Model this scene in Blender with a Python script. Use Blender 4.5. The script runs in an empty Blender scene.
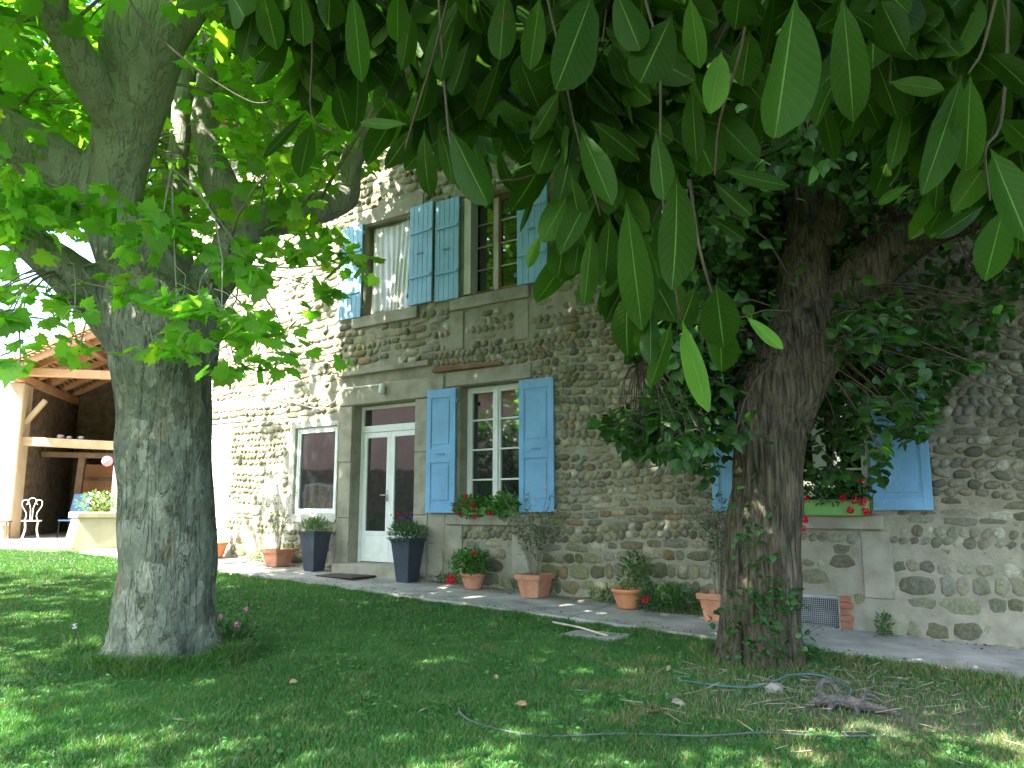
import bpy, math, random
import numpy as np
from mathutils import Vector, Matrix, noise

random.seed(7); rng = np.random.default_rng(7)
scene = bpy.context.scene
COL = scene.collection
R = math.radians

# ------------------------------------------------------------------ camera
CAM_Z = 1.55; PITCH = R(9.1); FPX = 800.0
cam_d = bpy.data.cameras.new('camera'); cam = bpy.data.objects.new('camera', cam_d); COL.objects.link(cam)
cam.location = (0, 0, CAM_Z); cam.rotation_euler = (R(90) + PITCH, 0, 0)
cam_d.sensor_width = 36; cam_d.lens = 36 * FPX / 1024; cam_d.clip_start = 0.05; cam_d.clip_end = 3000
cam_d.dof.use_dof = False
scene.camera = cam

# ------------------------------------------------------------------ light
SUN_DIR = Vector((-0.47, -0.40, 0.80)).normalized()        # towards the sun
sun_d = bpy.data.lights.new('sun', 'SUN'); sun_d.energy = 4.6; sun_d.angle = R(0.53); sun_d.color = (1.0, 0.95, 0.86)
sun = bpy.data.objects.new('sun', sun_d); COL.objects.link(sun)
sun.rotation_euler = SUN_DIR.to_track_quat('Z', 'Y').to_euler(); sun.location = (-10, -6, 20)
world = bpy.data.worlds.new('World'); scene.world = world; world.use_nodes = True
wn = world.node_tree; bg = wn.nodes['Background']
sky = wn.nodes.new('ShaderNodeTexSky'); sky.sky_type = 'NISHITA'; sky.sun_disc = False
sky.sun_elevation = math.asin(SUN_DIR.z); sky.sun_rotation = math.atan2(SUN_DIR.x, SUN_DIR.y)
sky.air_density = 1.0; sky.dust_density = 2.0; sky.ozone_density = 1.0; sky.altitude = 200
wn.links.new(sky.outputs[0], bg.inputs[0]); bg.inputs[1].default_value = 0.15
scene.view_settings.view_transform = 'Standard'; scene.view_settings.look = 'None'
scene.view_settings.exposure = 2.85; scene.view_settings.gamma = 1.0
cy = scene.cycles
cy.max_bounces = 7; cy.diffuse_bounces = 4; cy.glossy_bounces = 3; cy.transmission_bounces = 4; cy.transparent_max_bounces = 4
cy.sample_clamp_indirect = 6.0; cy.use_denoising = True

# ------------------------------------------------------------------ helpers
def terrain(x, y):
    yy = np.minimum(y, 16) + np.maximum(np.minimum(y, 60) - 16, 0) * 0.25
    yy = np.maximum(yy, -12)
    return 0.038 * yy - 0.022 * np.clip(x, -25, 20)
def H(x, y): return float(terrain(np.float64(x), np.float64(y)))

def setp(o, label=None, cat=None, group=None, kind=None):
    if label: o['label'] = label
    if cat: o['category'] = cat
    if group: o['group'] = group
    if kind: o['kind'] = kind
    return o

def empty(name, loc, rz=0, label=None, cat=None, group=None):
    o = bpy.data.objects.new(name, None); COL.objects.link(o)
    o.location = loc; o.rotation_euler = (0, 0, rz); o.empty_display_size = 0.2
    return setp(o, label, cat, group)

def fast_mesh(name, V, tris=None, quads=None, mats=(), tmat=None, qmat=None, col=None, uv=None, smooth=False, parent=None, attrs=None):
    """V (n,3) ; tris (t,3) ; quads (q,4) ; per face material index arrays ; col (n,3) point colour ; uv (n,2)"""
    me = bpy.data.meshes.new(name)
    V = np.ascontiguousarray(V, dtype=np.float32)
    tris = np.zeros((0, 3), np.int32) if tris is None else np.asarray(tris, np.int32)
    quads = np.zeros((0, 4), np.int32) if quads is None else np.asarray(quads, np.int32)
    nt, nq = len(tris), len(quads)
    me.vertices.add(len(V)); me.vertices.foreach_set('co', V.ravel())
    loops = np.concatenate([tris.ravel(), quads.ravel()]).astype(np.int32)
    me.loops.add(len(loops)); me.loops.foreach_set('vertex_index', loops)
    starts = np.concatenate([np.arange(nt) * 3, nt * 3 + np.arange(nq) * 4]).astype(np.int32)
    me.polygons.add(nt + nq); me.polygons.foreach_set('loop_start', starts)
    mi = np.concatenate([np.zeros(nt) if tmat is None else tmat, np.zeros(nq) if qmat is None else qmat]).astype(np.int32)
    me.polygons.foreach_set('material_index', mi)
    me.polygons.foreach_set('use_smooth', np.full(nt + nq, bool(smooth)))
    me.update(calc_edges=True)
    if col is not None:
        c = np.ones((len(V), 4), np.float32); c[:, :3] = col
        a = me.color_attributes.new('col', 'FLOAT_COLOR', 'POINT'); a.data.foreach_set('color', c.ravel())
    if uv is not None:
        l = me.uv_layers.new(name='UVMap'); l.data.foreach_set('uv', np.asarray(uv, np.float32)[loops].ravel())
    for m in mats: me.materials.append(m)
    o = bpy.data.objects.new(name, me); COL.objects.link(o)
    if parent: o.parent = parent
    return o

class MB:
    def __init__(s): s.v = []; s.f = []; s.m = []; s.k = 0
    def add(s, vs, fs, mat=None):
        b = len(s.v); s.v += [tuple(p) for p in vs]
        for f in fs: s.f.append([b + i for i in f]); s.m.append(s.k if mat is None else mat)
        return s
    def box(s, x0, x1, y0, y1, z0, z1, mat=None):
        vs = [(x0, y0, z0), (x1, y0, z0), (x1, y1, z0), (x0, y1, z0), (x0, y0, z1), (x1, y0, z1), (x1, y1, z1), (x0, y1, z1)]
        return s.add(vs, [(0, 3, 2, 1), (4, 5, 6, 7), (0, 1, 5, 4), (1, 2, 6, 5), (2, 3, 7, 6), (3, 0, 4, 7)], mat)
    def hexa(s, vs, mat=None):
        return s.add(vs, [(0, 3, 2, 1), (4, 5, 6, 7), (0, 1, 5, 4), (1, 2, 6, 5), (2, 3, 7, 6), (3, 0, 4, 7)], mat)
    def beam(s, a, b, w, h, mat=None):
        a = Vector(a); b = Vector(b); d = (b - a).normalized()
        up = Vector((0, 0, 1)) if abs(d.z) < 0.95 else Vector((0, 1, 0))
        sx = d.cross(up).normalized() * w / 2; sy = sx.cross(d).normalized() * h / 2
        return s.hexa([a - sx - sy, a + sx - sy, a + sx + sy, a - sx + sy, b - sx - sy, b + sx - sy, b + sx + sy, b - sx + sy], mat)
    def tube(s, pts, rad, n=8, mat=None, cap=True):
        pts = [Vector(p) for p in pts]
        if not hasattr(rad, '__len__'): rad = [rad] * len(pts)
        prev = None; rings = []
        for i, p in enumerate(pts):
            d = (pts[min(i + 1, len(pts) - 1)] - pts[max(i - 1, 0)]).normalized()
            if prev is None:
                a = Vector((0, 0, 1)) if abs(d.z) < 0.9 else Vector((1, 0, 0)); x = d.cross(a).normalized()
            else:
                x = (prev - d * prev.dot(d)).normalized()
            prev = x; y = d.cross(x)
            rings.append([p + (x * math.cos(t) + y * math.sin(t)) * rad[i] for t in [2 * math.pi * k / n for k in range(n)]])
        vs = [q for r in rings for q in r]
        fs = [(i * n + k, i * n + (k + 1) % n, (i + 1) * n + (k + 1) % n, (i + 1) * n + k) for i in range(len(pts) - 1) for k in range(n)]
        if cap: fs += [tuple(range(n))[::-1], tuple((len(pts) - 1) * n + k for k in range(n))]
        return s.add(vs, fs, mat)
    def lathe(s, prof, c=(0, 0, 0), n=24, mat=None, sq=None):
        """profile [(r, z)], sq: superellipse exponent for square pots"""
        vs = []
        for r, z in prof:
            for k in range(n):
                t = 2 * math.pi * k / n; cx, cyy = math.cos(t), math.sin(t)
                if sq:      # square plan with rounded corners
                    q, j = divmod(k, n // 4); t = q * math.pi / 2 + math.pi / 2 * j / (n // 4 - 1); e = 1 / sq
                    cx = (1 - e) * (1 if q in (0, 3) else -1) + e * math.cos(t); cyy = (1 - e) * (1 if q in (0, 1) else -1) + e * math.sin(t)
                vs.append((c[0] + r * cx, c[1] + r * cyy, c[2] + z))
        m = len(prof)
        fs = [(i * n + k, i * n + (k + 1) % n, (i + 1) * n + (k + 1) % n, (i + 1) * n + k) for i in range(m - 1) for k in range(n)]
        fs += [tuple(range(n))[::-1], tuple((m - 1) * n + k for k in range(n))]
        return s.add(vs, fs, mat)
    def ball(s, c, r, n=10, mat=None):
        prof = [(r * math.sin(math.pi * i / n) * (1 if 0 < i < n else 0) + (1e-4 if i in (0, n) else 0), -r * math.cos(math.pi * i / n)) for i in range(n + 1)]
        return s.lathe(prof, c, max(8, n + 2), mat)
    def build(s, name, mats, parent=None, smooth=False, bevel=0, loc=None, seg=2):
        me = bpy.data.meshes.new(name); me.from_pydata(s.v, [], s.f)
        if not isinstance(mats, (list, tuple)): mats = [mats]
        for m in mats: me.materials.append(m)
        me.polygons.foreach_set('material_index', s.m)
        if smooth: me.polygons.foreach_set('use_smooth', [True] * len(me.polygons))
        me.update()
        o = bpy.data.objects.new(name, me); COL.objects.link(o)
        if parent: o.parent = parent
        if loc is not None: o.location = loc
        if bevel:
            b = o.modifiers.new('bevel', 'BEVEL'); b.width = bevel; b.segments = seg; b.limit_method = 'ANGLE'; b.angle_limit = R(35)
        return o

def spline(pts, sub=6):
    """Catmull-Rom through rows of any width"""
    P = np.array(pts, float); P = np.vstack([2 * P[0] - P[1], P, 2 * P[-1] - P[-2]]); out = []
    for i in range(1, len(P) - 2):
        for t in np.linspace(0, 1, sub, endpoint=False):
            a, b, c, d = P[i - 1], P[i], P[i + 1], P[i + 2]
            out.append(0.5 * ((2 * b) + (-a + c) * t + (2 * a - 5 * b + 4 * c - d) * t * t + (-a + 3 * b - 3 * c + d) * t ** 3))
    out.append(P[-2]); return np.array(out)

# ------------------------------------------------------------------ materials
def nt(name):
    m = bpy.data.materials.new(name); m.use_nodes = True; t = m.node_tree; t.nodes.clear()
    out = t.nodes.new('ShaderNodeOutputMaterial'); p = t.nodes.new('ShaderNodeBsdfPrincipled')
    t.links.new(p.outputs[0], out.inputs[0]); return m, t, p, out
def N(t, typ, **kw):
    n = t.nodes.new(typ)
    for k, v in kw.items():
        if k.startswith('_'): setattr(n, k[1:], v)
        else:
            key = k.replace('0x', '')
            n.inputs[int(key[1:]) if key[0] == 'i' and key[1:].isdigit() else key].default_value = v
    return n
def noise_n(t, scale, detail=4, rough=0.55, vec=None, dist=0.0):
    n = t.nodes.new('ShaderNodeTexNoise'); n.inputs['Scale'].default_value = scale; n.inputs['Detail'].default_value = detail
    n.inputs['Roughness'].default_value = rough; n.inputs['Distortion'].default_value = dist
    if vec is not None: t.links.new(vec, n.inputs['Vector'])
    return n
def ramp(t, src, stops):
    r = t.nodes.new('ShaderNodeValToRGB'); e = r.color_ramp.elements
    while len(e) < len(stops): e.new(0.5)
    for i, (p, c) in enumerate(stops):
        e[i].position = p; e[i].color = (*c, 1) if len(c) == 3 else c
    t.links.new(src, r.inputs[0]); return r
def mix(t, a, b, fac, mode='MIX'):
    m = t.nodes.new('ShaderNodeMix'); m.data_type = 'RGBA'; m.blend_type = mode
    for s, i in ((fac, 0), (a, 6), (b, 7)):
        if hasattr(s, 'links'): t.links.new(s, m.inputs[i])
        elif i == 0: m.inputs[0].default_value = s
        else: m.inputs[i].default_value = (*s, 1)
    return m.outputs[2]
def mth(t, op, a, b=None):
    m = t.nodes.new('ShaderNodeMath'); m.operation = op
    for s, i in ((a, 0), (b, 1)):
        if s is None: continue
        if hasattr(s, 'links'): t.links.new(s, m.inputs[i])
        else: m.inputs[i].default_value = s
    return m.outputs[0]
def bump(t, p, h, strength=0.3, dist=0.02):
    b = t.nodes.new('ShaderNodeBump'); b.inputs['Strength'].default_value = strength; b.inputs['Distance'].default_value = dist
    t.links.new(h, b.inputs['Height']); t.links.new(b.outputs[0], p.inputs['Normal']); return b
def objco(t, scale=(1, 1, 1)):
    tc = t.nodes.new('ShaderNodeTexCoord'); mp = t.nodes.new('ShaderNodeMapping'); mp.inputs['Scale'].default_value = scale
    t.links.new(tc.outputs['Object'], mp.inputs[0]); return mp.outputs[0]
def geoco(t, scale=(1, 1, 1)):
    tc = t.nodes.new('ShaderNodeNewGeometry'); mp = t.nodes.new('ShaderNodeMapping'); mp.inputs['Scale'].default_value = scale
    t.links.new(tc.outputs['Position'], mp.inputs[0]); return mp.outputs[0]

def simple(name, c1, c2, scale=8, rough=0.7, bs=0.3, bd=0.01, stretch=(1, 1, 1), spec=0.3, metal=0.0, c3=None, detail=5, rscale=None):
    m, t, p, o = nt(name); co = objco(t, stretch)
    n = noise_n(t, scale, detail, 0.6, co)
    st = [(0.3, c1), (0.7, c2)] if c3 is None else [(0.28, c1), (0.55, c2), (0.75, c3)]
    r = ramp(t, n.outputs[0], st); t.links.new(r.outputs[0], p.inputs['Base Color'])
    n2 = noise_n(t, rscale or scale * 6, 6, 0.65, co)
    bump(t, p, n2.outputs[0], bs, bd)
    p.inputs['Roughness'].default_value = rough; p.inputs['Specular IOR Level'].default_value = spec; p.inputs['Metallic'].default_value = metal
    return m

def leaf_mat(name, tint, trans=0.45, rough=0.5, spec=0.35, tcol=(1.5, 2.0, 0.45), veins=False):
    m, t, p, o = nt(name)
    a = t.nodes.new('ShaderNodeAttribute'); a.attribute_name = 'col'
    c = mix(t, a.outputs['Color'], tint, 1.0, 'MULTIPLY')
    if veins:
        uv = t.nodes.new('ShaderNodeUVMap'); sp = t.nodes.new('ShaderNodeSeparateXYZ'); t.links.new(uv.outputs[0], sp.inputs[0])
        au = mth(t, 'ABSOLUTE', sp.outputs[0])
        rib = mth(t, 'LESS_THAN', au, 0.035)
        w = mth(t, 'SUBTRACT', mth(t, 'MULTIPLY', sp.outputs[1], 11.0), mth(t, 'MULTIPLY', au, 2.2))
        s = mth(t, 'ABSOLUTE', mth(t, 'SUBTRACT', mth(t, 'FRACT', w), 0.5))
        vn = mth(t, 'MULTIPLY', mth(t, 'LESS_THAN', s, 0.06), 0.035)
        f = mth(t, 'MAXIMUM', mth(t, 'MULTIPLY', rib, 0.38), vn)
        nz = noise_n(t, 14, 4, 0.6, geoco(t)); blot = mth(t, 'MULTIPLY', mth(t, 'GREATER_THAN', nz.outputs[0], 0.675), 0.6)
        c = mix(t, c, (0.20, 0.34, 0.09), f)
        c = mix(t, c, (0.07, 0.06, 0.02), blot)
        h = mth(t, 'ADD', mth(t, 'MULTIPLY', f, -1.0), mth(t, 'MULTIPLY', s, 0.6))
        bump(t, p, h, 0.35, 0.003)
    t.links.new(c, p.inputs['Base Color']); p.inputs['Roughness'].default_value = rough; p.inputs['Specular IOR Level'].default_value = spec
    tr = t.nodes.new('ShaderNodeBsdfTranslucent'); tc = mix(t, c, tcol, 1.0, 'MULTIPLY'); t.links.new(tc, tr.inputs[0])
    mx = t.nodes.new('ShaderNodeMixShader'); mx.inputs[0].default_value = trans
    t.links.new(p.outputs[0], mx.inputs[1]); t.links.new(tr.outputs[0], mx.inputs[2]); t.links.new(mx.outputs[0], o.inputs[0])
    return m

M = {}
M['plane_leaf'] = leaf_mat('plane_leaf', (1, 1, 1), 0.62, 0.5, 0.25, (1.8, 2.05, 0.6))
M['lime_leaf'] = leaf_mat('lime_leaf', (1, 1, 1), 0.4)
M['laurel_leaf'] = leaf_mat('laurel_leaf', (1, 1, 1), 0.36, 0.5, 0.10, (1.5, 2.0, 0.4), veins=True)
M['grass'] = leaf_mat('grass_blade', (1, 1, 1), 0.35, 0.42, 0.55, (1.9, 1.7, 0.7))
M['pot_leaf'] = leaf_mat('pot_leaf', (1, 1, 1), 0.3)
M['petal'] = leaf_mat('petal', (1, 1, 1), 0.3, 0.6, 0.2, (1.3, 1, 1))
M['twig'] = simple('twig_bark', (0.05, 0.04, 0.025), (0.11, 0.09, 0.055), 20, 0.85)
M['red_twig'] = simple('young_twig', (0.05, 0.03, 0.018), (0.06, 0.065, 0.025), 8, 0.6)
M['pale_twig'] = simple('pale_twig', (0.16, 0.15, 0.11), (0.28, 0.26, 0.19), 14, 0.85)

def plane_bark():
    m, t, p, o = nt('plane_bark'); g = geoco(t, (1, 1, 0.62))
    v = t.nodes.new('ShaderNodeTexVoronoi'); v.inputs['Scale'].default_value = 10.5; v.inputs['Randomness'].default_value = 1
    d = noise_n(t, 9, 4, 0.6, g); w = mix(t, g, d.outputs[1], 0.13); t.links.new(w, v.inputs['Vector'])
    sp = t.nodes.new('ShaderNodeSeparateColor'); t.links.new(v.outputs['Color'], sp.inputs[0])
    r = ramp(t, sp.outputs[0], [(0.0, (0.10, 0.115, 0.08)), (0.22, (0.15, 0.165, 0.12)), (0.45, (0.19, 0.20, 0.155)), (0.62, (0.12, 0.13, 0.09)), (0.78, (0.27, 0.275, 0.215)), (0.86, (0.065, 0.07, 0.048)), (0.95, (0.18, 0.15, 0.09))])
    r.color_ramp.interpolation = 'CONSTANT'
    n = noise_n(t, 2.2, 6, 0.6, g); big = ramp(t, n.outputs[0], [(0.38, (0.125, 0.135, 0.098)), (0.62, (0.21, 0.215, 0.17))])
    c = mix(t, r.outputs[0], big.outputs[0], 0.42)
    n3 = noise_n(t, 46, 7, 0.7, g); c2 = mix(t, c, ramp(t, n3.outputs[0], [(0.3, (0.55, 0.55, 0.52)), (0.7, (1.25, 1.25, 1.2))]).outputs[0], 0.6, 'MULTIPLY')
    # finer flakes, vertical cracks, and paler smoother bark towards the upper limbs
    v2 = t.nodes.new('ShaderNodeTexVoronoi'); v2.inputs['Scale'].default_value = 34; t.links.new(w, v2.inputs['Vector'])
    s2 = t.nodes.new('ShaderNodeSeparateColor'); t.links.new(v2.outputs['Color'], s2.inputs[0])
    c2 = mix(t, c2, ramp(t, s2.outputs[0], [(0.0, (0.72, 0.74, 0.70)), (0.5, (1.0, 1.0, 1.0)), (0.93, (1.5, 1.5, 1.45))]).outputs[0], 0.45, 'MULTIPLY')
    ck = noise_n(t, 7, 5, 0.7, geoco(t, (1, 1, 0.12)), 0.8); crack = ramp(t, ck.outputs[0], [(0.485, (1, 1, 1)), (0.497, (0.35, 0.33, 0.30)), (0.509, (1, 1, 1))])
    c2 = mix(t, c2, crack.outputs[0], 0.75, 'MULTIPLY')
    sz = t.nodes.new('ShaderNodeSeparateXYZ'); t.links.new(geoco(t), sz.inputs[0])
    up = ramp(t, mth(t, 'MULTIPLY', sz.outputs[2], 0.16), [(0.45, (0, 0, 0)), (0.75, (1, 1, 1))])
    c2 = mix(t, c2, (0.42, 0.42, 0.34), mth(t, 'MULTIPLY', up.outputs[0], 0.62))
    g2 = noise_n(t, 60, 3, 0.6, geoco(t, (1, 1, 0.35)))
    t.links.new(c2, p.inputs['Base Color']); p.inputs['Roughness'].default_value = 0.85; p.inputs['Specular IOR Level'].default_value = 0.15
    hh = mth(t, 'ADD', mth(t, 'MULTIPLY', sp.outputs[0], 0.25), mth(t, 'MULTIPLY', g2.outputs[0], 0.5)); hh = mth(t, 'ADD', hh, mth(t, 'MULTIPLY', n.outputs[0], 1.5)); hh = mth(t, 'ADD', hh, mth(t, 'MULTIPLY', crack.outputs[0], 0.8)); hh = mth(t, 'ADD', hh, mth(t, 'MULTIPLY', s2.outputs[0], 0.2))
    bump(t, p, hh, 0.9, 0.03); return m
M['plane_bark'] = plane_bark()
def lime_bark():
    m, t, p, o = nt('lime_bark'); g = geoco(t, (1, 1, 0.10)); d = noise_n(t, 34, 6, 0.66, g, 0.5)
    r = ramp(t, d.outputs[0], [(0.33, (0.020, 0.016, 0.012)), (0.47, (0.075, 0.062, 0.047)), (0.68, (0.16, 0.14, 0.108))])
    n = noise_n(t, 3, 4, 0.6, geoco(t)); c = mix(t, r.outputs[0], ramp(t, n.outputs[0], [(0.4, (0.75, 0.8, 0.62)), (0.65, (1.15, 1.08, 1.0))]).outputs[0], 0.7, 'MULTIPLY')
    t.links.new(c, p.inputs['Base Color']); p.inputs['Roughness'].default_value = 0.92; p.inputs['Specular IOR Level'].default_value = 0.1
    n2 = noise_n(t, 90, 4, 0.6, geoco(t, (1, 1, 0.3)))
    bump(t, p, mth(t, 'ADD', d.outputs[0], mth(t, 'MULTIPLY', n2.outputs[0], 0.25)), 0.9, 0.045); return m
M['lime_bark'] = lime_bark()

def stone_mat():
    m, t, p, o = nt('wall_stone'); a = t.nodes.new('ShaderNodeAttribute'); a.attribute_name = 'col'; g = geoco(t)
    n = noise_n(t, 24, 7, 0.7, g); c = mix(t, a.outputs['Color'], ramp(t, n.outputs[0], [(0.3, (0.48, 0.48, 0.46)), (0.7, (1.4, 1.38, 1.28))]).outputs[0], 0.75, 'MULTIPLY')
    b = noise_n(t, 0.9, 4, 0.6, g); c = mix(t, c, ramp(t, b.outputs[0], [(0.35, (0.86, 0.92, 0.76)), (0.65, (1.06, 1.02, 1.0))]).outputs[0], 0.8, 'MULTIPLY')
    # damp, mossy stains rising from the ground
    sz = t.nodes.new('ShaderNodeSeparateXYZ'); t.links.new(g, sz.inputs[0]); dn = noise_n(t, 1.3, 5, 0.65, g)
    dv = mth(t, 'SUBTRACT', mth(t, 'ADD', mth(t, 'MULTIPLY', dn.outputs[0], 1.6), 0.25), mth(t, 'MULTIPLY', sz.outputs[2], 0.55))
    c = mix(t, c, (0.62, 0.70, 0.50), ramp(t, dv, [(0.45, (0, 0, 0)), (0.75, (0.85, 0.85, 0.85))]).outputs[0], 'MULTIPLY')
    t.links.new(c, p.inputs['Base Color']); p.inputs['Roughness'].default_value = 0.9; p.inputs['Specular IOR Level'].default_value = 0.15
    n2 = noise_n(t, 38, 6, 0.7, g); bump(t, p, n2.outputs[0], 0.8, 0.02); return m
M['stone'] = stone_mat()
M['mortar'] = simple('lime_mortar', (0.215, 0.20, 0.148), (0.34, 0.32, 0.245), 5, 0.95, 0.7, 0.02, spec=0.1, rscale=38)
def mortar():
    # lime mortar turning to pale old render leftwards, whitened for the sunlit left end
    m = M['mortar']; t = m.node_tree; p = [n for n in t.nodes if n.type == 'BSDF_PRINCIPLED'][0]; src = p.inputs['Base Color'].links[0].from_socket
    sp = t.nodes.new('ShaderNodeSeparateXYZ'); tc = t.nodes.new('ShaderNodeTexCoord'); t.links.new(tc.outputs['Object'], sp.inputs[0])
    nz = noise_n(t, 1.6, 5, 0.65, tc.outputs['Object'])
    v = mth(t, 'ADD', mth(t, 'MULTIPLY', sp.outputs[0], -0.55), mth(t, 'MULTIPLY', nz.outputs[0], 1.6))
    f = ramp(t, mth(t, 'MULTIPLY', v, 0.2), [(0.56, (0, 0, 0)), (0.74, (1, 1, 1))])
    t.links.new(mix(t, src, (0.40, 0.375, 0.31), f.outputs[0]), p.inputs['Base Color'])
mortar()
M['dressed'] = simple('dressed_sandstone', (0.20, 0.185, 0.135), (0.31, 0.29, 0.225), 3.5, 0.93, 0.4, 0.01, spec=0.1, c3=(0.36, 0.335, 0.26), rscale=40)
M['render'] = simple('old_white_render', (0.40, 0.38, 0.32), (0.56, 0.54, 0.48), 4, 0.95, 0.4, 0.01, spec=0.1)
def shutter_mat(name, c, worn):
    m, t, p, o = nt(name); g = objco(t)
    n = noise_n(t, 3, 5, 0.6, g); cc = ramp(t, n.outputs[0], [(0.3, tuple(x * 0.86 for x in c)), (0.7, tuple(min(1, x * 1.12) for x in c))])
    n2 = noise_n(t, 60, 5, 0.75, objco(t, (1, 1, 0.12))); f = mth(t, 'MULTIPLY', mth(t, 'GREATER_THAN', n2.outputs[0], worn - .05), 0.55)
    t.links.new(mix(t, cc.outputs[0], (0.36, 0.42, 0.44), f), p.inputs['Base Color']); p.inputs['Roughness'].default_value = 0.62
    p.inputs['Specular IOR Level'].default_value = 0.3; bump(t, p, n2.outputs[0], 0.2, 0.004); return m
M['shutter'] = shutter_mat('blue_paint', (0.17, 0.36, 0.57), 0.66)
M['shutter2'] = shutter_mat('weathered_blue_paint', (0.21, 0.42, 0.60), 0.60)
M['white'] = simple('white_paint', (0.62, 0.63, 0.60), (0.74, 0.75, 0.72), 5, 0.5, 0.1, 0.003)
M['oldwhite'] = simple('aged_cream_paint', (0.42, 0.40, 0.33), (0.60, 0.58, 0.50), 9, 0.6, 0.3, 0.005, stretch=(1, 1, 0.3))
M['brownwood'] = simple('brown_window_wood', (0.13, 0.065, 0.03), (0.22, 0.12, 0.06), 8, 0.6, 0.3, 0.004, stretch=(1, 1, 0.2))
def glass():
    m, t, p, o = nt('dark_window_glass'); p.inputs['Base Color'].default_value = (0.012, 0.014, 0.015, 1); p.inputs['Roughness'].default_value = 0.03
    p.inputs['Specular IOR Level'].default_value = 0.9; p.inputs['IOR'].default_value = 2.0
    n = noise_n(t, 2.3, 2, 0.5, objco(t)); bump(t, p, n.outputs[0], 0.06, 0.02); return m
M['glass'] = glass()
M['terracotta'] = simple('terracotta', (0.36, 0.15, 0.085), (0.46, 0.22, 0.13), 6, 0.85, 0.25, 0.004, c3=(0.50, 0.30, 0.21), rscale=60)
M['terra2'] = simple('orange_terracotta', (0.46, 0.17, 0.07), (0.56, 0.25, 0.12), 6, 0.8, 0.2, 0.004, rscale=60)
M['anthracite'] = simple('anthracite_planter', (0.030, 0.038, 0.055), (0.045, 0.055, 0.075), 5, 0.55, 0.08, 0.003, spec=0.4)
M['soil'] = simple('potting_soil', (0.025, 0.018, 0.012), (0.06, 0.045, 0.03), 20, 0.95, 0.8, 0.01)
M['iron'] = simple('dark_iron', (0.03, 0.03, 0.032), (0.06, 0.055, 0.05), 20, 0.6, 0.2, 0.002, metal=0.6)
M['blueiron'] = simple('blue_painted_iron', (0.10, 0.24, 0.36), (0.13, 0.28, 0.40), 20, 0.6, 0.2, 0.002)
M['brick'] = simple('red_brick', (0.24, 0.09, 0.055), (0.36, 0.16, 0.10), 12, 0.9, 0.5, 0.006)
M['timber'] = simple('pale_timber', (0.36, 0.24, 0.13), (0.52, 0.38, 0.23), 4, 0.8, 0.4, 0.01, stretch=(1, 1, 1))
M['darktimber'] = simple('brown_timber', (0.13, 0.08, 0.045), (0.22, 0.14, 0.08), 4, 0.85, 0.4, 0.01)
M['orangewood'] = simple('orange_brown_board', (0.30, 0.13, 0.06), (0.40, 0.19, 0.09), 6, 0.7, 0.2, 0.005, stretch=(6, 1, 1))
M['ochre'] = simple('ochre_render', (0.44, 0.34, 0.21), (0.56, 0.45, 0.30), 2.5, 0.95, 0.5, 0.02)
M['darkstone'] = simple('rough_barn_stone', (0.10, 0.075, 0.05), (0.24, 0.18, 0.12), 5, 0.95, 1.0, 0.08, rscale=7)
M['rooftile'] = simple('canal_roof_tile', (0.30, 0.14, 0.08), (0.46, 0.26, 0.17), 6, 0.9, 0.3, 0.01)
M['bluepaint'] = simple('blue_plastic', (0.12, 0.24, 0.42), (0.15, 0.28, 0.47), 5, 0.5, 0.1, 0.003)
M['pink'] = simple('pink_paper', (0.70, 0.20, 0.26), (0.78, 0.26, 0.32), 5, 0.6, 0.1, 0.003)
M['greenplastic'] = simple('green_plastic', (0.16, 0.36, 0.10), (0.20, 0.42, 0.13), 5, 0.5, 0.1, 0.003)
M['hose'] = simple('green_grey_hose', (0.035, 0.09, 0.085), (0.07, 0.13, 0.12), 14, 0.5, 0.15, 0.002)
M['grayhose'] = simple('grey_hose', (0.05, 0.065, 0.055), (0.09, 0.11, 0.095), 14, 0.5, 0.15, 0.002)
M['driftwood'] = simple('grey_driftwood', (0.05, 0.045, 0.04), (0.17, 0.15, 0.13), 10, 0.9, 0.9, 0.02, stretch=(1, 4, 4), rscale=22)
M['rock'] = simple('pale_rock', (0.20, 0.17, 0.15), (0.32, 0.28, 0.25), 12, 0.9, 0.6, 0.01)
M['pinkwall'] = simple('pink_render', (0.50, 0.30, 0.25), (0.58, 0.37, 0.31), 2, 0.95, 0.3, 0.01)
M['deadleaf'] = simple('dry_leaf', (0.22, 0.13, 0.06), (0.36, 0.24, 0.13), 30, 0.8, 0.2, 0.003)
M['mat'] = simple('brown_coir', (0.055, 0.045, 0.035), (0.10, 0.085, 0.065), 40, 0.98, 1.0, 0.01)
M['curtain'] = None
def curtain():
    m, t, p, o = nt('white_net_curtain'); p.inputs['Base Color'].default_value = (0.74, 0.74, 0.76, 1); p.inputs['Roughness'].default_value = 0.9
    tr = t.nodes.new('ShaderNodeBsdfTransparent'); mx = t.nodes.new('ShaderNodeMixShader'); mx.inputs[0].default_value = 0.30
    t.links.new(p.outputs[0], mx.inputs[1]); t.links.new(tr.outputs[0], mx.inputs[2]); t.links.new(mx.outputs[0], o.inputs[0]); return m
M['curtain'] = curtain()
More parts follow.
